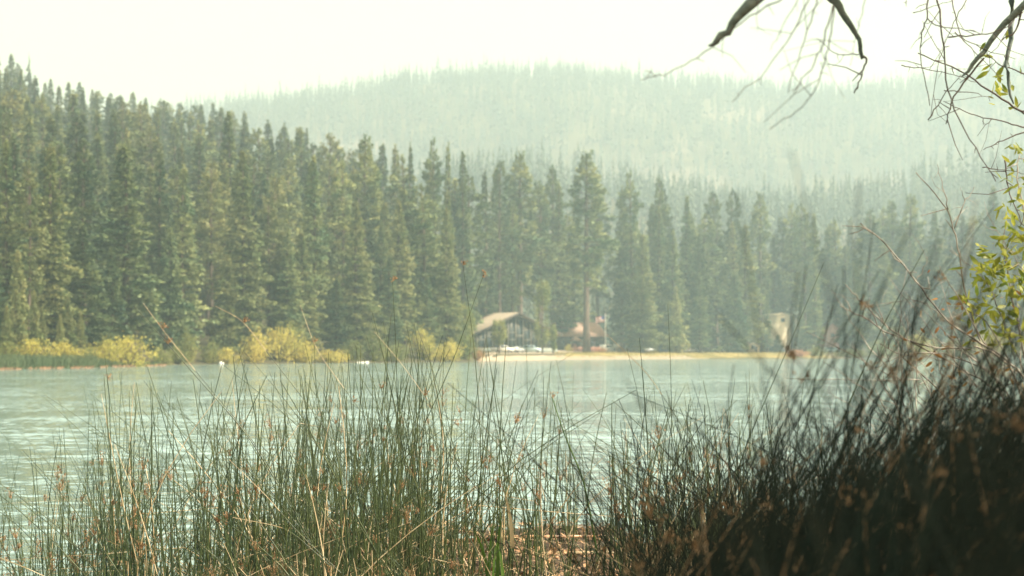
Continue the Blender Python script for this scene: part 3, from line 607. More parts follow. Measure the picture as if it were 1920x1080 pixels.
# fence in front of the hall, with posts
def fence():
    Y0 = float(shore(0.03)) + 60
    a = P(1062, 0, Y0)[0]; b = P(1126, 0, Y0)[0]; z0 = float(tz((a + b) / 2, Y0))
    root = empty('picket_fence', ((a + b) / 2, Y0, z0), 'low weathered red picket fence in front of the red roofed hall', 'fence')
    L = b - a
    for z in (0.45, 1.15): q = MB(); q.box((0, 0.05, z), (L, 0.08, 0.12)); q.build('rail', M['red_wall'], root)
    q = MB()
    for k in range(46): q.box((-L / 2 + 0.12 + k * (L - .24) / 45, 0, 0.75), (0.13, 0.04, 1.4 + 0.08 * (k % 3)))
    q.build('pickets', M['red_wall'], root)
    for k in range(6): q = MB(); q.box((-L / 2 + k * L / 5, 0.12, 0.85), (0.18, 0.18, 1.7)); q.build('post', M['stone'], root)
fence()
def flagpole():
    Y0 = float(shore(0.058)) + 48; X0, _, ztop = P(1135, 589, Y0); z0 = float(tz(X0, Y0)); H = ztop - z0
    root = empty('flagpole', (X0, Y0, z0), 'tall white flagpole flying a flag, right of red roofed hall', 'flagpole')
    q = MB(); q.tube([(0, 0, 0), (0, 0, H)], [0.20, 0.12], 10); q.build('pole', M['white'], root, True)
    q = MB(); q.sphere((0, 0, H + .14), 0.18); q.build('finial', M['stone'], root, True)
    q = MB(); q.tube([(0, 0, 0), (0, 0, 0.35)], [0.55, 0.5], 12); q.build('base', M['stone'], root)
    fl = empty('flag', (X0, Y0, z0), 'red and white striped flag with dark blue canton flying left from pole', 'flag')
    m_ = {'r': mat('flag_red', (0.60, 0.07, 0.06), .7, .05), 'w': mat('flag_white', (.8, .78, .75), .7, .05), 'b': mat('flag_blue', (.05, .07, .22), .7, .05)}
    W, Hf = 2.6, 1.6; nseg = 14; top = H - 0.5
    def cloth(x0, x1, za, zb, m, name, dy=0.0):
        q = MB(); xs = np.linspace(x0, x1, nseg); V = []
        for off in (0, 0.02):
            for x in xs:
                yy = 0.16 * math.sin(x * 3.2) * min(1, x) + dy + off; dr = 0.16 * x
                V += [(-x - .12, yy, za - dr), (-x - .12, yy, zb - dr)]
        Q = [[2 * i, 2 * i + 2, 2 * i + 3, 2 * i + 1] for i in range(nseg - 1)] + [[2 * nseg + 2 * i, 2 * nseg + 2 * i + 1, 2 * nseg + 2 * i + 3, 2 * nseg + 2 * i + 2] for i in range(nseg - 1)]
        q.add(V, Q); q.build(name, m_[m], fl)
    for k in range(13): cloth(0, W, top - k * Hf / 13, top - (k + 1) * Hf / 13, 'r' if k % 2 == 0 else 'w', 'stripe')
    cloth(0, 1.05, top + .003, top - 7 * Hf / 13, 'b', 'canton', -0.03)
flagpole()

# ------------------------------------------------------------------ cars
M['tyre'] = mat('tyre', (0.02, 0.02, 0.02), 0.8, 0.1); M['rim'] = mat('rim', (0.4, 0.4, 0.4), 0.3, 0.1, metallic=0.8)
PAINT = {'white': (0.75, 0.74, 0.70), 'silver': (0.45, 0.47, 0.47), 'pale blue': (0.42, 0.55, 0.58), 'dark blue': (0.04, 0.07, 0.12), 'black': (0.025, 0.028, 0.03), 'grey': (0.2, 0.21, 0.22)}
for c, v in PAINT.items(): M['car_' + c] = mat('paint_' + c.replace(' ', '_'), v, 0.3, 0.05, spec=0.6)
M['lamp'] = mat('lamp_red', (0.5, 0.03, 0.02), 0.3, 0.05); M['lampw'] = mat('lamp_clear', (0.7, 0.7, 0.65), 0.2, 0.05)
PROF = {
 'suv': ([(-2.25, .35), (-2.3, .85), (-2.2, 1.15), (-1.95, 1.72), (.5, 1.75), (1.15, 1.15), (2.15, 1.0), (2.3, .75), (2.28, .35)], (-1.98, 1.0, 1.18, 1.66)),
 'sedan': ([(-2.25, .35), (-2.3, .8), (-2.2, 1.0), (-1.55, 1.02), (-.95, 1.42), (.45, 1.44), (1.15, 1.0), (2.15, .88), (2.3, .68), (2.28, .32)], (-1.35, 0.95, 1.02, 1.38)),
 'pickup': ([(-2.6, .45), (-2.65, 1.1), (-.75, 1.12), (-.65, 1.75), (.7, 1.76), (1.3, 1.15), (2.4, 1.05), (2.55, .8), (2.5, .4)], (-.6, 1.15, 1.18, 1.68)),
 'van': ([(-2.4, .4), (-2.45, 2.0), (-2.3, 2.1), (1.2, 2.1), (1.85, 1.25), (2.4, 1.1), (2.5, .8), (2.45, .4)], (-2.2, 1.55, 1.3, 1.95))}
carproto = {}
def make_car(style, colour):
    prof, (ga, gb_, gz0, gz1) = PROF[style]
    root = empty('car' if style in ('suv', 'sedan') else ('pickup_truck' if style == 'pickup' else 'van'), (0, 0, 0))
    b = MB(); b.poly_prism([(x, -0.9, z) for x, z in prof], (0, 1.8, 0)); b.build('body', M['car_' + colour], root)
    for sy in (-1, 1):
        q = MB(); y = sy * 0.915
        q.poly_prism([(ga, y, gz0), (gb_ - .0, y, gz0), (gb_ - .55, y, gz1), (ga + .12, y, gz1)], (0, -0.03 * sy, 0)); wn = q.build('window', M['glass'], root)
        q = MB(); q.box(((ga + gb_) / 2, y + sy * .012, (gz0 + gz1) / 2), (0.09, 0.02, gz1 - gz0)); q.build('pillar', M['car_' + colour], wn)
    fx = prof[[i for i, p in enumerate(prof) if p[1] > 1.3][-1]]; fx2 = prof[[i for i, p in enumerate(prof) if p[1] > 1.3][-1] + 1]
    q = MB(); dx, dz = fx2[0] - fx[0], fx2[1] - fx[1]
    q.poly_prism([(fx[0] + dx * .12 + .03, -.75, fx[1] + dz * .12), (fx[0] + dx * .12 + .03, .75, fx[1] + dz * .12), (fx[0] + dx * .9 + .03, .78, fx[1] + dz * .9), (fx[0] + dx * .9 + .03, -.78, fx[1] + dz * .9)], (0.01, 0, 0.01)); q.build('windscreen', M['glass'], root)
    for x in (-1.4, 1.4):
        for sy in (-1, 1):
            q = MB(); q.tube([(x, sy * .70, .34), (x, sy * .94, .34)], 0.36, 14, cap=False)
            q.tube([(x, sy * .935, .34), (x, sy * .94, .34)], [0.36, 0.001], 14); wh = q.build('wheel', M['tyre'], root)
            q = MB(); q.tube([(x, sy * .945, .34), (x, sy * .955, .34)], [0.22, 0.01], 12); q.build('rim', M['rim'], wh)
    for sy in (-1, 1):
        q = MB(); q.box((prof[-1][0] + .01, sy * .68, .72), (.06, .3, .16)); q.build('headlight', M['lampw'], root)
        q = MB(); q.box((prof[0][0] - .03, sy * .74, .85), (.06, .2, .2)); q.build('tail_light', M['lamp'], root)
    return root
cars = [
 (943, 55, 'pickup', 'white', 4, 'white pickup truck parked in front of lodge, nearest its left end'), (970, 58, 'sedan', 'silver', 65, 'small silver sedan nosed in between white pickup and pale blue car'),
 (997, 50, 'suv', 'pale blue', -5, 'pale blue estate car parked in front of the lodge windows'), (1027, 52, 'sedan', 'black', 182, 'black sedan parked at the right corner of the lodge'),
 (1137, 38, 'van', 'white', 62, 'white van parked at the foot of flagpole'), (1275, 46, 'suv', 'silver', 8, 'silver car parked under firs beyond the left part of meadow'),
 (1296, 44, 'sedan', 'white', 50, 'white sedan beside silver car under the firs'), (1345, 46, 'suv', 'white', 170, 'white car parked beyond the middle of the meadow'),
 (1368, 48, 'sedan', 'grey', 75, 'grey sedan seen from behind right of the white car'), (1457, 44, 'suv', 'dark blue', 5, 'dark blue car parked below tall cream house'),
 (1560, 26, 'suv', 'pale blue', 12, 'pale blue car near the water behind bare twigs at right'), (1322, 50, 'suv', 'grey', 20, 'grey car in front of the small white hut'),
 (1212, 48, 'sedan', 'silver', 10, 'silver sedan at forest edge right of the flagpole'), (1240, 50, 'suv', 'dark blue', 178, 'dark blue car in shade between silver sedan and silver car')]
for px, d, st, cl, ang, lab in cars:
    Y = float(shore((px - 960) / F)) + d; X = (px - 960) / F * Y
    key = (st, cl)
    if key not in carproto: r_ = carproto[key] = make_car(st, cl)
    else: r_ = dup_tree(carproto[key])
    r_.location = (X, Y, float(tz(X, Y)) + 0.06); r_.rotation_euler = (0, 0, R(ang)); r_.scale = (1.06, 1.06, 1.06)
    tag(r_, lab, {'suv': 'car', 'sedan': 'car', 'pickup': 'truck', 'van': 'van'}[st], 'cars parked along the far shore')

# small boats at the left shore
def boat(px, off, col, label, L=3.4, rz=0):
    Y = float(shore((px - 960) / F)) - off; X = (px - 960) / F * Y
    root = empty('rowing_boat', (X, Y, 0.0), label, 'boat', None, rz)
    k = L / 3.4; st = [(-1, .38 * k, .42 * k), (-.6, .62 * k, .38 * k), (0, .68 * k, .36 * k), (.55, .5 * k, .42 * k), (1, .04 * k, .58 * k)]
    V = []
    for t, w_, h in st: V += [(t * L / 2, -w_, h), (t * L / 2, -w_ * .6, -.1), (t * L / 2, w_ * .6, -.1), (t * L / 2, w_, h), (t * L / 2, w_ * .85, h), (t * L / 2, w_ * .5, .05), (t * L / 2, -w_ * .5, .05), (t * L / 2, -w_ * .85, h)]
    Q = [[8 * a + b, 8 * a + (b + 1) % 8, 8 * a + 8 + (b + 1) % 8, 8 * a + 8 + b] for a in range(4) for b in range(8)] + [[0, 1, 2, 3]]
    q = MB(); q.add(V, Q); q.build('hull', M[col], root)
    for x in (-.7, .4): q = MB(); q.box((x * k, 0, .28 * k), (.25 * k, .95 * k, .05 * k)); q.build('seat', M['frame'], root)
yb_ = float(shore((415 - 960) / F)) - 1.5; bu = empty('buoy', ((415 - 960) / F * yb_, yb_, 0.0), 'tiny white mooring buoy below the yellow shrub at left', 'buoy')
q = MB(); q.sphere((0, 0, .12), .36, 12, 8, (1, 1, .75)); q.build('float', M['white'], bu, True)
q = MB(); q.tube([(0, 0, .35), (0, 0, .52)], .05, 6); q.build('ring_post', M['frame'], bu)
boat(681, 1.2, 'white', 'white boat lying at the water edge by the dark green shrub', 1.8, 0.1)

# ------------------------------------------------------------------ near vegetation
def stem_curve(base, tip, sag, n=7):
    """curved stem from base to tip, bulging sideways"""
    t = np.linspace(0, 1, n)[:, None]; b = np.array(base); e = np.array(tip)
    c = b * (1 - t) + e * t; c[:, 2] += np.sin(t[:, 0] * math.pi) * sag; return c
def spikelets(mb, c, axis, n, L, spread, rr):
    d = rr.normal(0, spread, (n, 3)) + np.array(axis) * 1.0 + np.array([0, 0, .35]); d /= np.linalg.norm(d, axis=1)[:, None]
    st = d * rr.uniform(0.1, 1.0, n)[:, None] * L
    sz = rr.uniform(0.008, 0.017, n)[:, None]
    sv = np.cross(d, rr.normal(0, 1, (n, 3))); sv /= np.linalg.norm(sv, axis=1)[:, None]
    mb.leaves(np.array(c) + st, d * sz, sv * sz * 0.24)
    sv2 = np.cross(d, sv); mb.leaves(np.array(c) + st, d * sz, sv2 * sz * 0.24)
    mb.leaves(np.tile(c, (n, 1)), st, sv * 0.0009)
TOPX = [-100, 0, 60, 150, 200, 260, 400, 550, 700, 800, 900, 1000, 1150, 1250, 1350, 1500, 1650, 1800, 2000]
TOPY = [800, 810, 800, 830, 740, 690, 670, 650, 610, 590, 600, 660, 690, 680, 700, 680, 690, 660, 640]
DENX = [-100, 60, 190, 260, 500, 750, 900, 1050, 1200, 1350, 1500, 2000]
DEN = [.35, .35, .3, .8, 1.0, 1.0, .85, .62, .6, .65, .8, .9]
def rushes(name, N, Ya, Yb, pxa, pxb, mtl, rad, label, seed, seedp=0.22, hscale=(0.35, 1.0), leanm=0.0, leans=0.10, dead=0.0, topoff=0):
    rr = np.random.RandomState(seed); mb = MB(); sb = MB(); dbm = MB()
    cnt = 0
    # stems grow in tussocks
    T = max(20, N // 14); tp = []
    while len(tp) < T:
        p = rr.uniform(pxa, pxb)
        yt = rr.uniform(Ya, Yb)
        if 800 < p < 1230 and yt < 13.6 and rr.rand() < 0.62: continue
        if rr.rand() < np.interp(p, DENX, DEN): tp.append((p, yt))
    while cnt < N:
        p0, y0 = tp[rr.randint(T)]; Y = y0 + rr.normal(0, 0.16); px = p0 + rr.normal(0, 0.09 + .05 * rr.rand()) / Y * F
        X = (px - 960) / F * Y; zb = max(float(bz(X, Y)), -0.35)
        topy = np.interp(px, TOPX, TOPY) + topoff; f = hscale[0] + (hscale[1] - hscale[0]) * rr.beta(1.4, 1.7)
        ztop = CAMZ + (HY - topy) / F * Y; H = (ztop - zb) * f
        if rr.rand() < 0.03: H *= 1.12
        if H < 0.15: H = 0.15 + 0.3 * rr.rand()
        lx = rr.normal(leanm, leans) * H; ly = rr.normal(0, 0.08) * H
        if rr.rand() < 0.24: lx += rr.choice([-1, 1]) * rr.uniform(0.2, 0.85) * H; H *= 0.9
        isdead = rr.rand() < dead
        if isdead and rr.rand() < 0.5: lx = rr.choice([-1, 1]) * rr.uniform(.3, 1.0) * H; H *= 0.6
        t = np.linspace(0, 1, 7); bow = rr.normal(0, 0.045) * H
        pts = np.stack([X + lx * t ** 1.6 + bow * np.sin(t * math.pi), Y + ly * t ** 1.5, zb - .03 + H * t * (1 - 0.06 * abs(lx / H) * t)], -1)
        if isdead and rr.rand() < 0.4:      # snapped stem
            kk = rr.randint(3, 6); pts[kk:] = pts[kk] + (pts[kk:] - pts[kk]) * np.array([2.2, 1, -0.35]) + np.array([0.0, 0, 0])
        r_ = rad * rr.uniform(0.7, 1.25); rads = r_ * (1 - 0.72 * t)
        (dbm if isdead else mb).tube(pts, rads, 4, cap=False)
        if rr.rand() < seedp and not isdead:
            kk = 5 if rr.rand() < .6 else 4; c = pts[kk] * .6 + pts[kk - 1] * .4
            spikelets(sb, c, (rr.choice([-1, 1]) * .4, 0, .9), rr.randint(14, 38), rr.uniform(.03, .11), 0.4, rr)
            if rr.rand() < .4: spikelets(sb, pts[kk - 1] * .7 + pts[kk] * .3, (rr.choice([-1, 1]) * .3, 0, .9), rr.randint(8, 22), rr.uniform(.03, .08), 0.3, rr)
        cnt += 1
    root = empty(name, (0, (Ya + Yb) / 2, 0)); tag(root, label, 'rushes', kind='stuff')
    loc = np.array([0, (Ya + Yb) / 2, 0])
    for b, nm, m_ in ((mb, 'stems', mtl), (dbm, 'dead_stems', M['straw']), (sb, 'seed_heads', M['seed'])):
        if b.v:
            b.v = [v - loc for v in b.v]; b.build(nm, m_, root)
    return root
rushes('rushes', 1350, 8.6, 14.5, 190, 1500, M['rush'], 0.0053, 'tall green rushes with brown seed heads standing in the shallows', 21, 0.15, (0.3, 1.06), dead=0.08)
rushes('low_rushes', 2600, 8.0, 13.0, 180, 1500, M['rush'], 0.0045, 'short dense green rushes at the foot of the tall ones', 22, 0.10, (0.10, 0.38), leans=0.20, dead=0.26)
rushes('sparse_rushes', 240, 9.5, 13.0, -80, 235, M['rush'], 0.0046, 'sparse thin rushes growing in open water at left', 23, 0.35, (0.4, 1.08), dead=0.04)
rushes('shaded_rushes', 2300, 4.6, 9.0, 1200, 2150, M['rush_painted_shade'], 0.0036, 'dark shaded rushes on the right bank', 24, 0.12, (0.3, 1.0), leanm=0.12, leans=0.38, dead=0.04, topoff=15)

def near_clump(name, N, Ya, Yb, edge, label, seed, rad, mtl, lean=0.35, seedp=0.04, px0=1120, ls=0.42):
    """blurred rushes close to the lens on the right; edge(px) is the outline row they reach"""
    rr = np.random.RandomState(seed); mb = MB(); sb = MB(); db = MB()
    for k in range(N):
        Y = rr.uniform(Ya, Yb); px = rr.uniform(px0, 2250); X = (px - 960) / F * Y
        zb = float(bz(X, Y)) - .03
        ey = np.interp(px, edge[0], edge[1]); ztop = CAMZ + (HY - ey) / F * Y
        H = (ztop - zb) * (0.35 + 0.78 * rr.beta(1.8, 1.9)); H = max(H, .12)
        t = np.linspace(0, 1, 7); lx = rr.normal(lean, ls) * H
        pts = np.stack([X + lx * t ** 1.7 - lx * .5, Y + rr.normal(0, .1) * H * t, zb + H * t], -1)
        dead = rr.rand() < 0.035 and Y > 2.3
        (db if dead else mb).tube(pts, rad * rr.uniform(.7, 1.2) * (1 - .7 * t), 4, cap=False)
        if rr.rand() < seedp and (Y > 2.6 or rr.rand() < .3): spikelets(sb, pts[5], (.3, 0, .5), 10, .03, .5, rr)
    root = empty(name, (0.6, 3, 0)); tag(root, label, 'rushes', kind='stuff'); loc = np.array([0.6, 3, 0])
    for b, nm, m_ in ((mb, 'stems', mtl), (db, 'dead_stems', M['seed']), (sb, 'seed_heads', M['seed'])): b.v = [v - loc for v in b.v]; b.build(nm, m_, root)
near_clump('blurred_rushes', 4200, 1.6, 4.5, ([1100, 1250, 1400, 1500, 1650, 1800, 1950, 2300], [1070, 930, 835, 775, 720, 680, 640, 580]), 'dark out-of-focus rushes close to the lens at lower right', 31, 0.0028, M['rush_painted_shade'])

near_clump('tall_blurred_rushes', 560, 1.7, 4.4, ([1100, 1280, 1380, 1480, 1600, 1700, 1800, 1950, 2300], [1000, 720, 600, 520, 500, 470, 500, 540, 520]), 'tall wispy out-of-focus rushes leaning right above the dark mass', 35, 0.0030, M['rush_painted_shade'], 0.3, 0.22, 1330, 0.17)
# individual stalks that stand out
def stalk(pxy, Y, mtl, r, label, name='rush_stalk', seedat=None, Y2=None, group='single stalks standing out among the rushes'):
    pts = np.array([P(x, y, Y + ((Y2 or Y) - Y) * i / (len(pxy) - 1)) for i, (x, y) in enumerate(pxy)])
    # smooth resample
    tt = np.linspace(0, len(pts) - 1, len(pts) * 4); P2 = np.stack([np.interp(tt, range(len(pts)), pts[:, a]) for a in range(3)], -1)
    for _ in range(2): P2[1:-1] = (P2[:-2] + 2 * P2[1:-1] + P2[2:]) / 4
    base = P2[0].copy(); root = empty(name, tuple(base), label, 'rush', group)
    rad_ = np.linspace(r, r * .35, len(P2)); c_ = int(len(P2) * .52)
    if mtl == 'straw' and name == 'rush_stalk':        # green at the foot, dried out towards the tip
        q = MB(); q.tube(P2[:c_ + 1] - base, rad_[:c_ + 1], 6, cap=False); q.build('stem', M['rush'], root)
        q = MB(); q.tube(P2[c_:] - base, rad_[c_:] * 1.25, 6, cap=False); q.build('dry_tip', M['straw'], root)
    else:
        q = MB(); q.tube(P2 - base, rad_, 6, cap=False); q.build('stem', M[mtl], root)
    if seedat is not None:
        sb = MB(); rr = np.random.RandomState(int(pxy[-1][0])); c = P2[int(len(P2) * seedat)] - base
        spikelets(sb, c, (.4, 0, .6), 20, .035, .5, rr); sb.build('seed_head', M['seed'], root)
stalk([(720, 1000), (610, 800), (500, 660), (455, 600), (404, 574)], 9.5, 'straw', 0.0025, 'pale dry stalk leaning left, its tip before dark firs', seedat=.72)
stalk([(800, 1000), (735, 850), (650, 735), (592, 655), (563, 573)], 9.2, 'straw', 0.0023, 'pale curved stalk rising left of centre past yellow shrubs', seedat=.78)
stalk([(900, 1000), (850, 820), (760, 690), (702, 622)], 9.8, 'straw', 0.0022, 'short pale stalk pointing up left near the white boat', seedat=.5)
stalk([(600, 1040), (480, 830), (370, 700), (310, 625), (268, 568)], 9.0, 'straw', 0.0024, 'long straw stalk with rusty seed head, tip before big dark fir', seedat=.76)
stalk([(590, 1030), (470, 820), (380, 720), (310, 640), (252, 575)], 9.3, 'rush', 0.0036, 'long green stalk running beside the straw stalk with rusty head', seedat=.7)
stalk([(1370, 960), (1280, 800), (1215, 700), (1143, 632)], 6.5, 'straw', 0.0020, 'blurred pale stalk leaning left under the flagpole')
stalk([(1300, 1020), (1245, 900), (1170, 785)], 9.5, 'straw', 0.0020, 'white dry stalk slanting over open water right of centre')
stalk([(1120, 1040), (1095, 900), (1060, 820), (1035, 745)], 9.0, 'blade', .0065, 'thick bright green stalk right of centre', seedat=.95)
stalk([(735, 1040), (770, 850), (845, 690), (905, 520)], 9.0, 'rush', 0.0037, 'tall dark green stalk leaning right before lodge roof', seedat=.97)
stalk([(905, 1040), (900, 780), (888, 640), (868, 498)], 9.2, 'rush', 0.0034, 'tall dark stalk crossing the right-leaning one, rusty tip', seedat=.98)
stalk([(745, 1040), (747, 800), (742, 640), (736, 528)], 9.4, 'rush', 0.0034, 'tall upright stalk with pale seed tip left of the crossing pair', seedat=.96)
stalk([(1266, 1040), (1260, 850), (1258, 700), (1252, 570)], 8.8, 'rush', 0.0030, 'single thin upright stalk against water, reaching the firs')
stalk([(1345, 1000), (1400, 830), (1470, 670), (1545, 492)], 8.8, 'rush', 0.0034, 'dark stalk leaning right toward tall cream house')
stalk([(1540, 900), (1590, 760), (1650, 620), (1733, 468)], 6.0, 'rush', 0.0036, 'thick dark stalk leaning right with pale bent tip among twigs')
stalk([(640, 1075), (560, 1000), (500, 930), (430, 862)], 8.2, 'straw', 0.0024, 'dry pale stalk fallen across green rushes at lower left')
stalk([(620, 1062), (540, 990), (436, 970)], 8.0, 'straw', 0.0025, 'thick straw coloured broken stalk low among left rushes')
stalk([(206, 1040), (208, 850), (205, 740), (197, 670)], 10.5, 'rush', 0.0043, 'tallest upright stalk at left edge of the rush bed', seedat=.8)
stalk([(890, 1000), (960, 930), (985, 860), (1010, 815)], 9.0, 'rush', 0.0030, 'short green stalk bending right at centre')
# broad blades
def blades(name, px, py, Y, n, h, label, seed, mtl='blade'):
    rr = np.random.RandomState(seed); x, y, z = P(px, py, Y); root = empty(name, (x, y, z), label, 'blades')
    for k in range(n):
        L = h * rr.uniform(.6, 1.1); lx = rr.normal(.02, .16) * L; t = np.linspace(0, 1, 8); w_ = .011 * (1 - t ** 2) + .0008
        c = np.stack([rr.normal(0, .03) + lx * t ** 1.8, rr.normal(0, .04) + 0 * t, L * t - .12 * L * t ** 3], -1); a = rr.uniform(0, 3.1); s = np.stack([w_ * math.cos(a), w_ * math.sin(a), 0 * t], -1)
        V = np.stack([c - s, c + np.array([0, .003, 0]), c + s], 1).reshape(-1, 3); Q = []
        for i_ in range(7): Q += [[3 * i_, 3 * i_ + 1, 3 * i_ + 4, 3 * i_ + 3], [3 * i_ + 1, 3 * i_ + 2, 3 * i_ + 5, 3 * i_ + 4]]
        q = MB(); q.add(V, Q); q.build('blade', M[mtl], root, True)
blades('grass_tuft', 925, 1095, 8.6, 6, .42, 'tuft of broad bright green blades at bottom centre', 1)
blades('dry_grass_tuft', 950, 1030, 8.4, 3, .42, 'few broad pale dry blades beside the green tuft', 3, 'straw')

# litter on the bank: uncountable
def litter():
    rr = np.random.RandomState(8); mb = MB(); N = 16000
    Y = rr.uniform(4, 16.2, N); u = rr.uniform(-0.22, 0.3, N); X = u * Y; z = np.maximum(bz(X, Y), 0.0) + rr.uniform(0.0, .05, N)
    k = Y < yb(u) + .4; X, Y, z = X[k], Y[k], z[k]; n = len(X)
    a = rr.uniform(0, 6.28, n); L = rr.uniform(.02, .10, n); el = rr.normal(0.1, .25, n)
    d = np.stack([np.cos(a) * L, np.sin(a) * L, np.sin(el) * L], -1); sv = np.stack([-np.sin(a), np.cos(a), rr.normal(0, .4, n)], -1) * (L * rr.uniform(.05, .3, n))[:, None]
    mb.leaves(np.stack([X, Y, z], -1), d, sv); mb.build('leaf_litter', M['litter'], label='brown leaf litter and broken stems on the near bank', cat='litter', kind='stuff')
litter()
for k, (a, b, Y, lab) in enumerate([((820, 1010), (1120, 1022), 13.6, 'long brown driftwood stick lying at the water edge'), ((900, 1050), (1180, 1035), 12.6, 'pale broken stick lying on litter nearer the camera')]):
    p0 = np.array(P(a[0], a[1], Y)); p1 = np.array(P(b[0], b[1], Y)); p0[2] = float(bz(p0[0], Y)) + .03; p1[2] = float(bz(p1[0], Y)) + .03
    p0[2] = max(p0[2], .02); p1[2] = max(p1[2], .02)
    q = MB(); q.tube(np.array([p0, (p0 + p1) / 2 + np.array([0, .05, .015]), p1]) - p0, [.022, .018, .01], 7); o = q.build('stick', M['litter' if k == 0 else 'straw'], smooth=True, label=lab, cat='stick'); o.location = p0

# ------------------------------------------------------------------ willow overhead (trunk stands right of the frame) and leafy bush
def smooth_path(pts, k=3):
    pts = np.array(pts, float); tt = np.linspace(0, len(pts) - 1, (len(pts) - 1) * k + 1)
    Q2 = np.stack([np.interp(tt, range(len(pts)), pts[:, a]) for a in range(3)], -1)
    for _ in range(2): Q2[1:-1] = (Q2[:-2] + 2 * Q2[1:-1] + Q2[2:]) / 4
    return Q2
def gnarl(Q2, amp, rr):
    n = len(Q2); j = rr.normal(0, amp, (n, 3)); j[0] = 0; return Q2 + j
def willow():
    rr = np.random.RandomState(3); T0 = np.array([3.5, 5.6, float(bz(3.5, 5.6)) - .1])
    root = empty('willow_tree', tuple(T0), 'mostly bare willow whose drooping branches hang in from top right', 'tree')
    def bld(b, nm, m_, sm=True): b.v = [v - T0 for v in b.v]; return b.build(nm, M[m_], root, sm)
    tb = MB(); tb.tube(gnarl(smooth_path([T0, T0 + [.1, 0, 1.2], T0 + [-.1, .1, 2.4], T0 + [.1, .1, 3.8], T0 + [.2, -.1, 5.4]]), .015, rr), np.linspace(.20, .07, 13), 10); bld(tb, 'trunk', 'willow_bark')
    fork = T0 + np.array([-.1, .1, 2.5])
    limbs = [
     [fork, (2.6, 5.2, 4.2), P(1700, -260, 5.0), P(1560, -150, 4.8), P(1470, -60, 4.7), P(1416, 0, 4.7), P(1380, 32, 4.7), P(1350, 71, 4.7), P(1328, 88, 4.7)],
     [fork, (2.7, 5.6, 4.0), P(1750, -200, 5.4), P(1560, -110, 5.6), P(1545, -30, 5.6), P(1560, 2, 5.6), P(1580, 22, 5.6), P(1604, 60, 5.6), P(1617, 100, 5.6), P(1618, 112, 5.6)],
     [fork, (2.9, 6.4, 3.6), P(2050, -180, 7.0), P(1960, -50, 7.0), P(1920, 6, 7.0), P(1868, 64, 7.0), P(1834, 108, 7.0), P(1800, 146, 7.0)],
     [fork, (3.0, 6.6, 3.6), P(1990, -150, 7.2), P(1905, -60, 7.2), P(1897, 0, 7.2), P(1894, 75, 7.2), P(1887, 142, 7.2), P(1899, 196, 7.2)]]
    rad = [(.05, .030, .0115, .002), (.05, .022, .0085, .004), (.05, .02, .011, .003), (.05, .02, .009, .003)]
    for L, (a, b, c, d) in zip(limbs, rad):
        Q2 = gnarl(smooth_path(L), .004, rr); t = np.linspace(0, 1, len(Q2))
        q = MB(); q.tube(Q2, np.interp(t, [0, .35, .8, .93, 1], [a, b, c, c * .8, d]), 8); bld(q, 'limb', 'willow_bark')
    tw = [  # traced hanging twigs: pixel polylines with depth and pixel radius at start
     ([(1474, -10), (1387, 41), (1335, 88), (1297, 116), (1245, 139), (1200, 150)], 4.3, 1.4), ([(1619, 104), (1625, 110), (1616, 142), (1601, 175)], 5.6, 2.4), ([(1618, 100), (1571, 105), (1555, 92), (1530, 71)], 5.6, 1.0),
     ([(1520, -10), (1485, 64), (1440, 131), (1372, 190)], 4.3, 1.3), ([(1533, -10), (1509, 75), (1477, 175)], 4.3, 1.4), ([(1562, 10), (1540, 95), (1520, 130), (1485, 172)], 4.3, 1.6),
     ([(1564, 10), (1552, 94), (1537, 150), (1507, 202), (1444, 240)], 4.3, 1.4), ([(1625, -10), (1609, 49), (1592, 122)], 4.6, .9), ([(1422, -10), (1420, 60)], 4.3, 0.8), ([(1500, -10), (1462, 60), (1445, 95)], 4.3, 0.9),
     ([(1845, 109), (1785, 184), (1774, 234)], 7.0, 2.0), ([(1740, -10), (1738, 30), (1728, 60), (1723, 100), (1744, 200)], 6.5, 1.6), ([(1755, -10), (1768, 67), (1774, 169), (1819, 262), (1867, 340)], 6.5, 1.9),
     ([(1740, 35), (1755, 50), (1800, 55), (1850, 64)], 6.5, 1.3), ([(1778, 70), (1830, 66), (1880, 58), (1920, 20)], 6.8, 1.5), ([(1925, 216), (1867, 178), (1800, 131), (1721, 100)], 7.4, 2.2), ([(1785, 0), (1800, 70), (1848, 95), (1905, 110)], 7.0, 1.2),
     ([(1925, 240), (1880, 228), (1820, 215), (1768, 190)], 7.5, 1.4), ([(1925, 247), (1880, 262), (1843, 282)], 7.6, 1.4), ([(1860, 222), (1832, 254)], 7.6, .8), ([(1770, 170), (1815, 172), (1860, 184)], 7.3, 1.0),
     ([(1740, 225), (1770, 178), (1800, 140)], 7.2, 1.2), ([(1690, 122), (1730, 128), (1790, 140), (1830, 155)], 7.3, 1.0), ([(1700, 2), (1698, 12)], 6.5, .8), ([(1712, 24), (1750, 12), (1790, 0)], 6.6, .9),
     ([(1915, 20), (1905, 60), (1880, 75)], 7.0, 2.2), ([(1790, 60), (1820, 90), (1850, 120), (1880, 150)], 7.2, 1.0), ([(1660, 0), (1655, -20)], 5.0, 1.0), ([(1812, 0), (1790, 40), (1760, 110), (1745, 220)], 7.2, 1.0),
     ([(1770, 110), (1740, 60), (1730, 40)], 7.1, .8), ([(1884, 300), (1890, 350), (1915, 420)], 8.0, 1.6), ([(1842, 314), (1880, 318), (1925, 326)], 8.0, 1.0), ([(1925, 140), (1870, 120), (1850, 100)], 7.4, 1.4)]
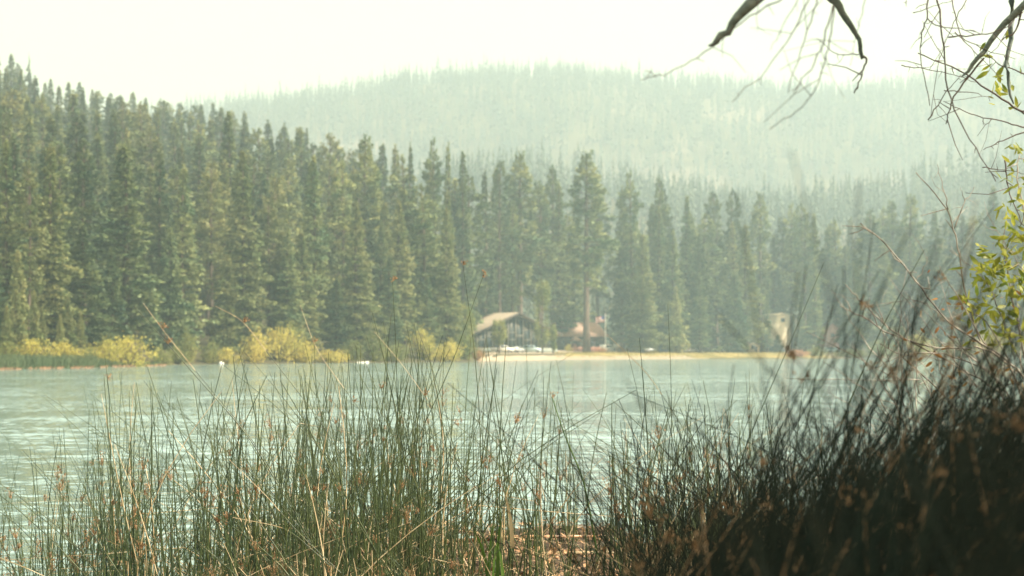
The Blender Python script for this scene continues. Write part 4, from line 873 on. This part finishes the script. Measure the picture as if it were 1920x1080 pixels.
    for pts, Y, r_ in tw:
        q = MB()
        Q2 = gnarl(smooth_path([P(x, y, Y) for x, y in pts], 5), .0022, rr); R0 = r_ / F * Y * 1.05
        q.tube(Q2, np.linspace(R0, R0 * .45, len(Q2)), 5)
        for k in range(1, len(Q2) - 1):
            if rr.rand() < .28:   # buds and spurs
                d = rr.normal(0, 1, 3); d[1] *= .3; d /= np.linalg.norm(d); L = rr.uniform(.008, .07) if rr.rand() < .75 else rr.uniform(.08, .22)
                e = Q2[k] + d * L; q.tube([Q2[k], (Q2[k] + e) / 2 + rr.normal(0, L * .08, 3), e], [R0 * .5, R0 * .4, R0 * .25], 4)
        bld(q, 'twig', 'dark_twig')
    # upper crown, outside the frame: boughs and small leaves that shade the right bank
    cb = MB(); lb = MB()
    for k in range(80):
        a = rr.uniform(0, 6.28); e = np.array([5.0, 1.1, 5.4]) + np.array([math.cos(a) * rr.uniform(.4, 3.0), math.sin(a) * rr.uniform(.3, 3.1), rr.uniform(-1.2, 1.8)])
        c0 = T0 + np.array([.1, 0, rr.uniform(2.6, 5.0)]); cb.tube(gnarl(smooth_path([c0, (c0 + e) / 2 + [0, 0, .4], e]), .02, rr), np.linspace(.035, .008, 7), 5)
        m = 330; c = e + rr.normal(0, 1, (m, 3)) * [.42, .42, .35]; d = rr.normal(0, 1, (m, 3)) + [0, 0, -.6]; d /= np.linalg.norm(d, axis=1)[:, None]; d *= rr.uniform(.06, .12, m)[:, None]
        sv = np.cross(d, rr.normal(0, 1, (m, 3))); sv /= np.linalg.norm(sv, axis=1)[:, None]; lb.leaves(c, d, sv * .014)
    bld(cb, 'boughs', 'willow_bark'); bld(lb, 'foliage', 'willow_leaf', False)
willow()

def leaf_spray(lb, c, n, rr, L=(.035, .085), spread=.06, dirb=(-.3, 0, .1)):
    cc = c + rr.normal(0, spread, (n, 3)); d = rr.normal(0, .8, (n, 3)) + np.array(dirb); d /= np.linalg.norm(d, axis=1)[:, None]; l = rr.uniform(*L, n)[:, None]; d *= l
    sv = np.cross(d, rr.normal(0, 1, (n, 3))); sv /= np.linalg.norm(sv, axis=1)[:, None]; sv *= l * .16
    fold = np.cross(d, sv); fold /= np.linalg.norm(fold, axis=1)[:, None] + 1e-9
    V = np.stack([cc, cc + .3 * d + sv, cc + .65 * d + sv * .8, cc + d, cc + .65 * d - sv * .8, cc + .3 * d - sv, cc + .4 * d + fold * l * .06], 1).reshape(-1, 3)
    b = np.arange(n)[:, None] * 7
    T = np.concatenate([b + np.array([[0, 1, 6]]), b + np.array([[1, 2, 6]]), b + np.array([[2, 3, 6]]), b + np.array([[3, 4, 6]]), b + np.array([[4, 5, 6]]), b + np.array([[5, 0, 6]])])
    lb.add(V, None, T)
def bush():
    rr = np.random.RandomState(12); Y = 7.6; bx, by, _ = P(1990, 0, Y); B0 = np.array([bx, by, float(bz(bx, by)) - .05])
    root = empty('willow_bush', tuple(B0), 'leafy yellow green willow bush with bare twigs reaching left at right edge', 'bush')
    def bld(b, nm, m_, sm=True): b.v = [v - B0 for v in b.v]; return b.build(nm, M[m_], root, sm)
    tb = MB(); st = MB()
    tw = [([(1985, 1050), (1900, 800), (1811, 560), (1796, 456), (1778, 393), (1718, 323)], 2.3), ([(1778, 393), (1768, 350), (1757, 308)], 1.2), ([(1790, 428), (1809, 378), (1827, 352)], 1.3), ([(1809, 378), (1800, 350)], .7),
      ([(1980, 1000), (1930, 720), (1889, 673), (1772, 603), (1718, 526), (1656, 452), (1613, 420)], 2.6), ([(1975, 1000), (1890, 740), (1800, 690), (1667, 619), (1617, 568), (1586, 533)], 2.4),
      ([(1985, 980), (1900, 690), (1850, 650), (1757, 654), (1675, 631), (1628, 600), (1574, 572)], 2.3), ([(1960, 1000), (1840, 820), (1749, 720), (1694, 670), (1648, 642)], 2.3), ([(1718, 526), (1735, 500), (1740, 480)], 1.0),
      ([(1772, 603), (1740, 570), (1700, 560), (1640, 575)], 1.1), ([(1990, 960), (1930, 700), (1900, 560), (1880, 470), (1885, 420)], 2.4), ([(1990, 960), (1950, 600), (1925, 420), (1905, 330), (1912, 290)], 2.4),
      ([(1850, 650), (1800, 560), (1760, 500)], 1.5), ([(1900, 690), (1850, 600), (1812, 580), (1790, 570)], 1.5), ([(1667, 619), (1640, 580), (1612, 560)], .9), ([(1930, 720), (1880, 600), (1850, 520), (1780, 470)], 1.5),
      ([(1757, 654), (1720, 690), (1690, 700)], 1.0), ([(1980, 900), (1870, 700), (1770, 660), (1690, 665), (1640, 690)], 1.8), ([(1950, 560), (1900, 480), (1850, 400)], 1.2)]
    for pts, r_ in tw:
        yy = Y + rr.normal(0, .25); n = len(pts)
        Q2 = gnarl(smooth_path([P(x, y, yy) for x, y in pts], 5), .003, rr); R0 = r_ / F * Y
        q = MB(); q.tube(Q2, np.linspace(R0, R0 * .4, len(Q2)), 5)
        for k in range(4, len(Q2) - 1):
            if rr.rand() < .33:
                d = rr.normal(0, 1, 3) + np.array([-.6, 0, .4]); d[1] *= .5; d /= np.linalg.norm(d); L = rr.uniform(.02, .16)
                e = Q2[k] + d * L; q.tube([Q2[k], (Q2[k] + e) / 2 + rr.normal(0, L * .1, 3), e], [R0 * .42, R0 * .34, R0 * .2], 4)
        bld(q, 'branch' if r_ > 2 else 'twig', 'twig')
    # tangle of thin twigs filling the base
    for k in range(150):
        p = np.array(P(rr.uniform(1640, 2050), rr.uniform(680, 960), Y + rr.normal(0, .4))); d = rr.normal(0, .5, 3) + np.array([-.45, 0, .75]); d /= np.linalg.norm(d); L = rr.uniform(.2, .65)
        Q2 = gnarl(smooth_path([p, p + d * L * .5 + rr.normal(0, .03, 3), p + d * L], 4), .004, rr); tb.tube(Q2, np.linspace(.003, .001, len(Q2)), 4)
    bld(tb, 'twig_tangle', 'twig')['kind'] = 'stuff'
    lb = MB(); rb = MB()
    clusters = [(1850, 470, 12), (1880, 455, 14), (1835, 505, 10), (1870, 520, 16), (1905, 500, 20), (1900, 540, 16), (1860, 545, 14), (1825, 570, 10), (1815, 590, 8), (1850, 590, 10), (1895, 590, 10), (1915, 450, 14), (1910, 415, 10),
                (1905, 385, 7), (1915, 350, 7), (1912, 320, 6), (1915, 295, 5), (1900, 275, 3), (1875, 150, 5), (1895, 165, 6), (1885, 185, 4), (1850, 98, 3), (1905, 190, 3), (1920, 560, 14), (1880, 625, 8), (1850, 640, 6), (1910, 620, 10)]
    for x, y, n_ in clusters: leaf_spray(lb, np.array(P(x, y, Y + rr.normal(0, .12))), int(n_ * 1.5), rr, spread=.042)
    for k in range(24): leaf_spray(rb, np.array(P(rr.uniform(1700, 1930), rr.uniform(560, 760), Y + rr.normal(0, .3))), 3, rr, spread=.05, L=(.02, .05))
    bld(lb, 'leaves', 'willow_leaf', False); bld(rb, 'rusty_leaves', 'rust_leaf', False)
bush()

# ------------------------------------------------------------------ haze: even air round the whole scene
def haze():
    q = MB(); q.box((0, 1450, 225), (8000, 4000, 456)); me = q
    m = bpy.data.materials.new('haze'); m.use_nodes = True; n = m.node_tree; n.nodes.clear()
    o = n.nodes.new('ShaderNodeOutputMaterial'); v = n.nodes.new('ShaderNodeVolumePrincipled')
    v.inputs['Color'].default_value = (0.705, 0.885, 0.955, 1); v.inputs['Density'].default_value = 0.00045; v.inputs['Anisotropy'].default_value = 0.2
    n.links.new(v.outputs[0], o.inputs['Volume'])
    q.build('haze', m, label='pale greenish summer haze filling the air over the lake', cat='haze', kind='stuff')
haze()
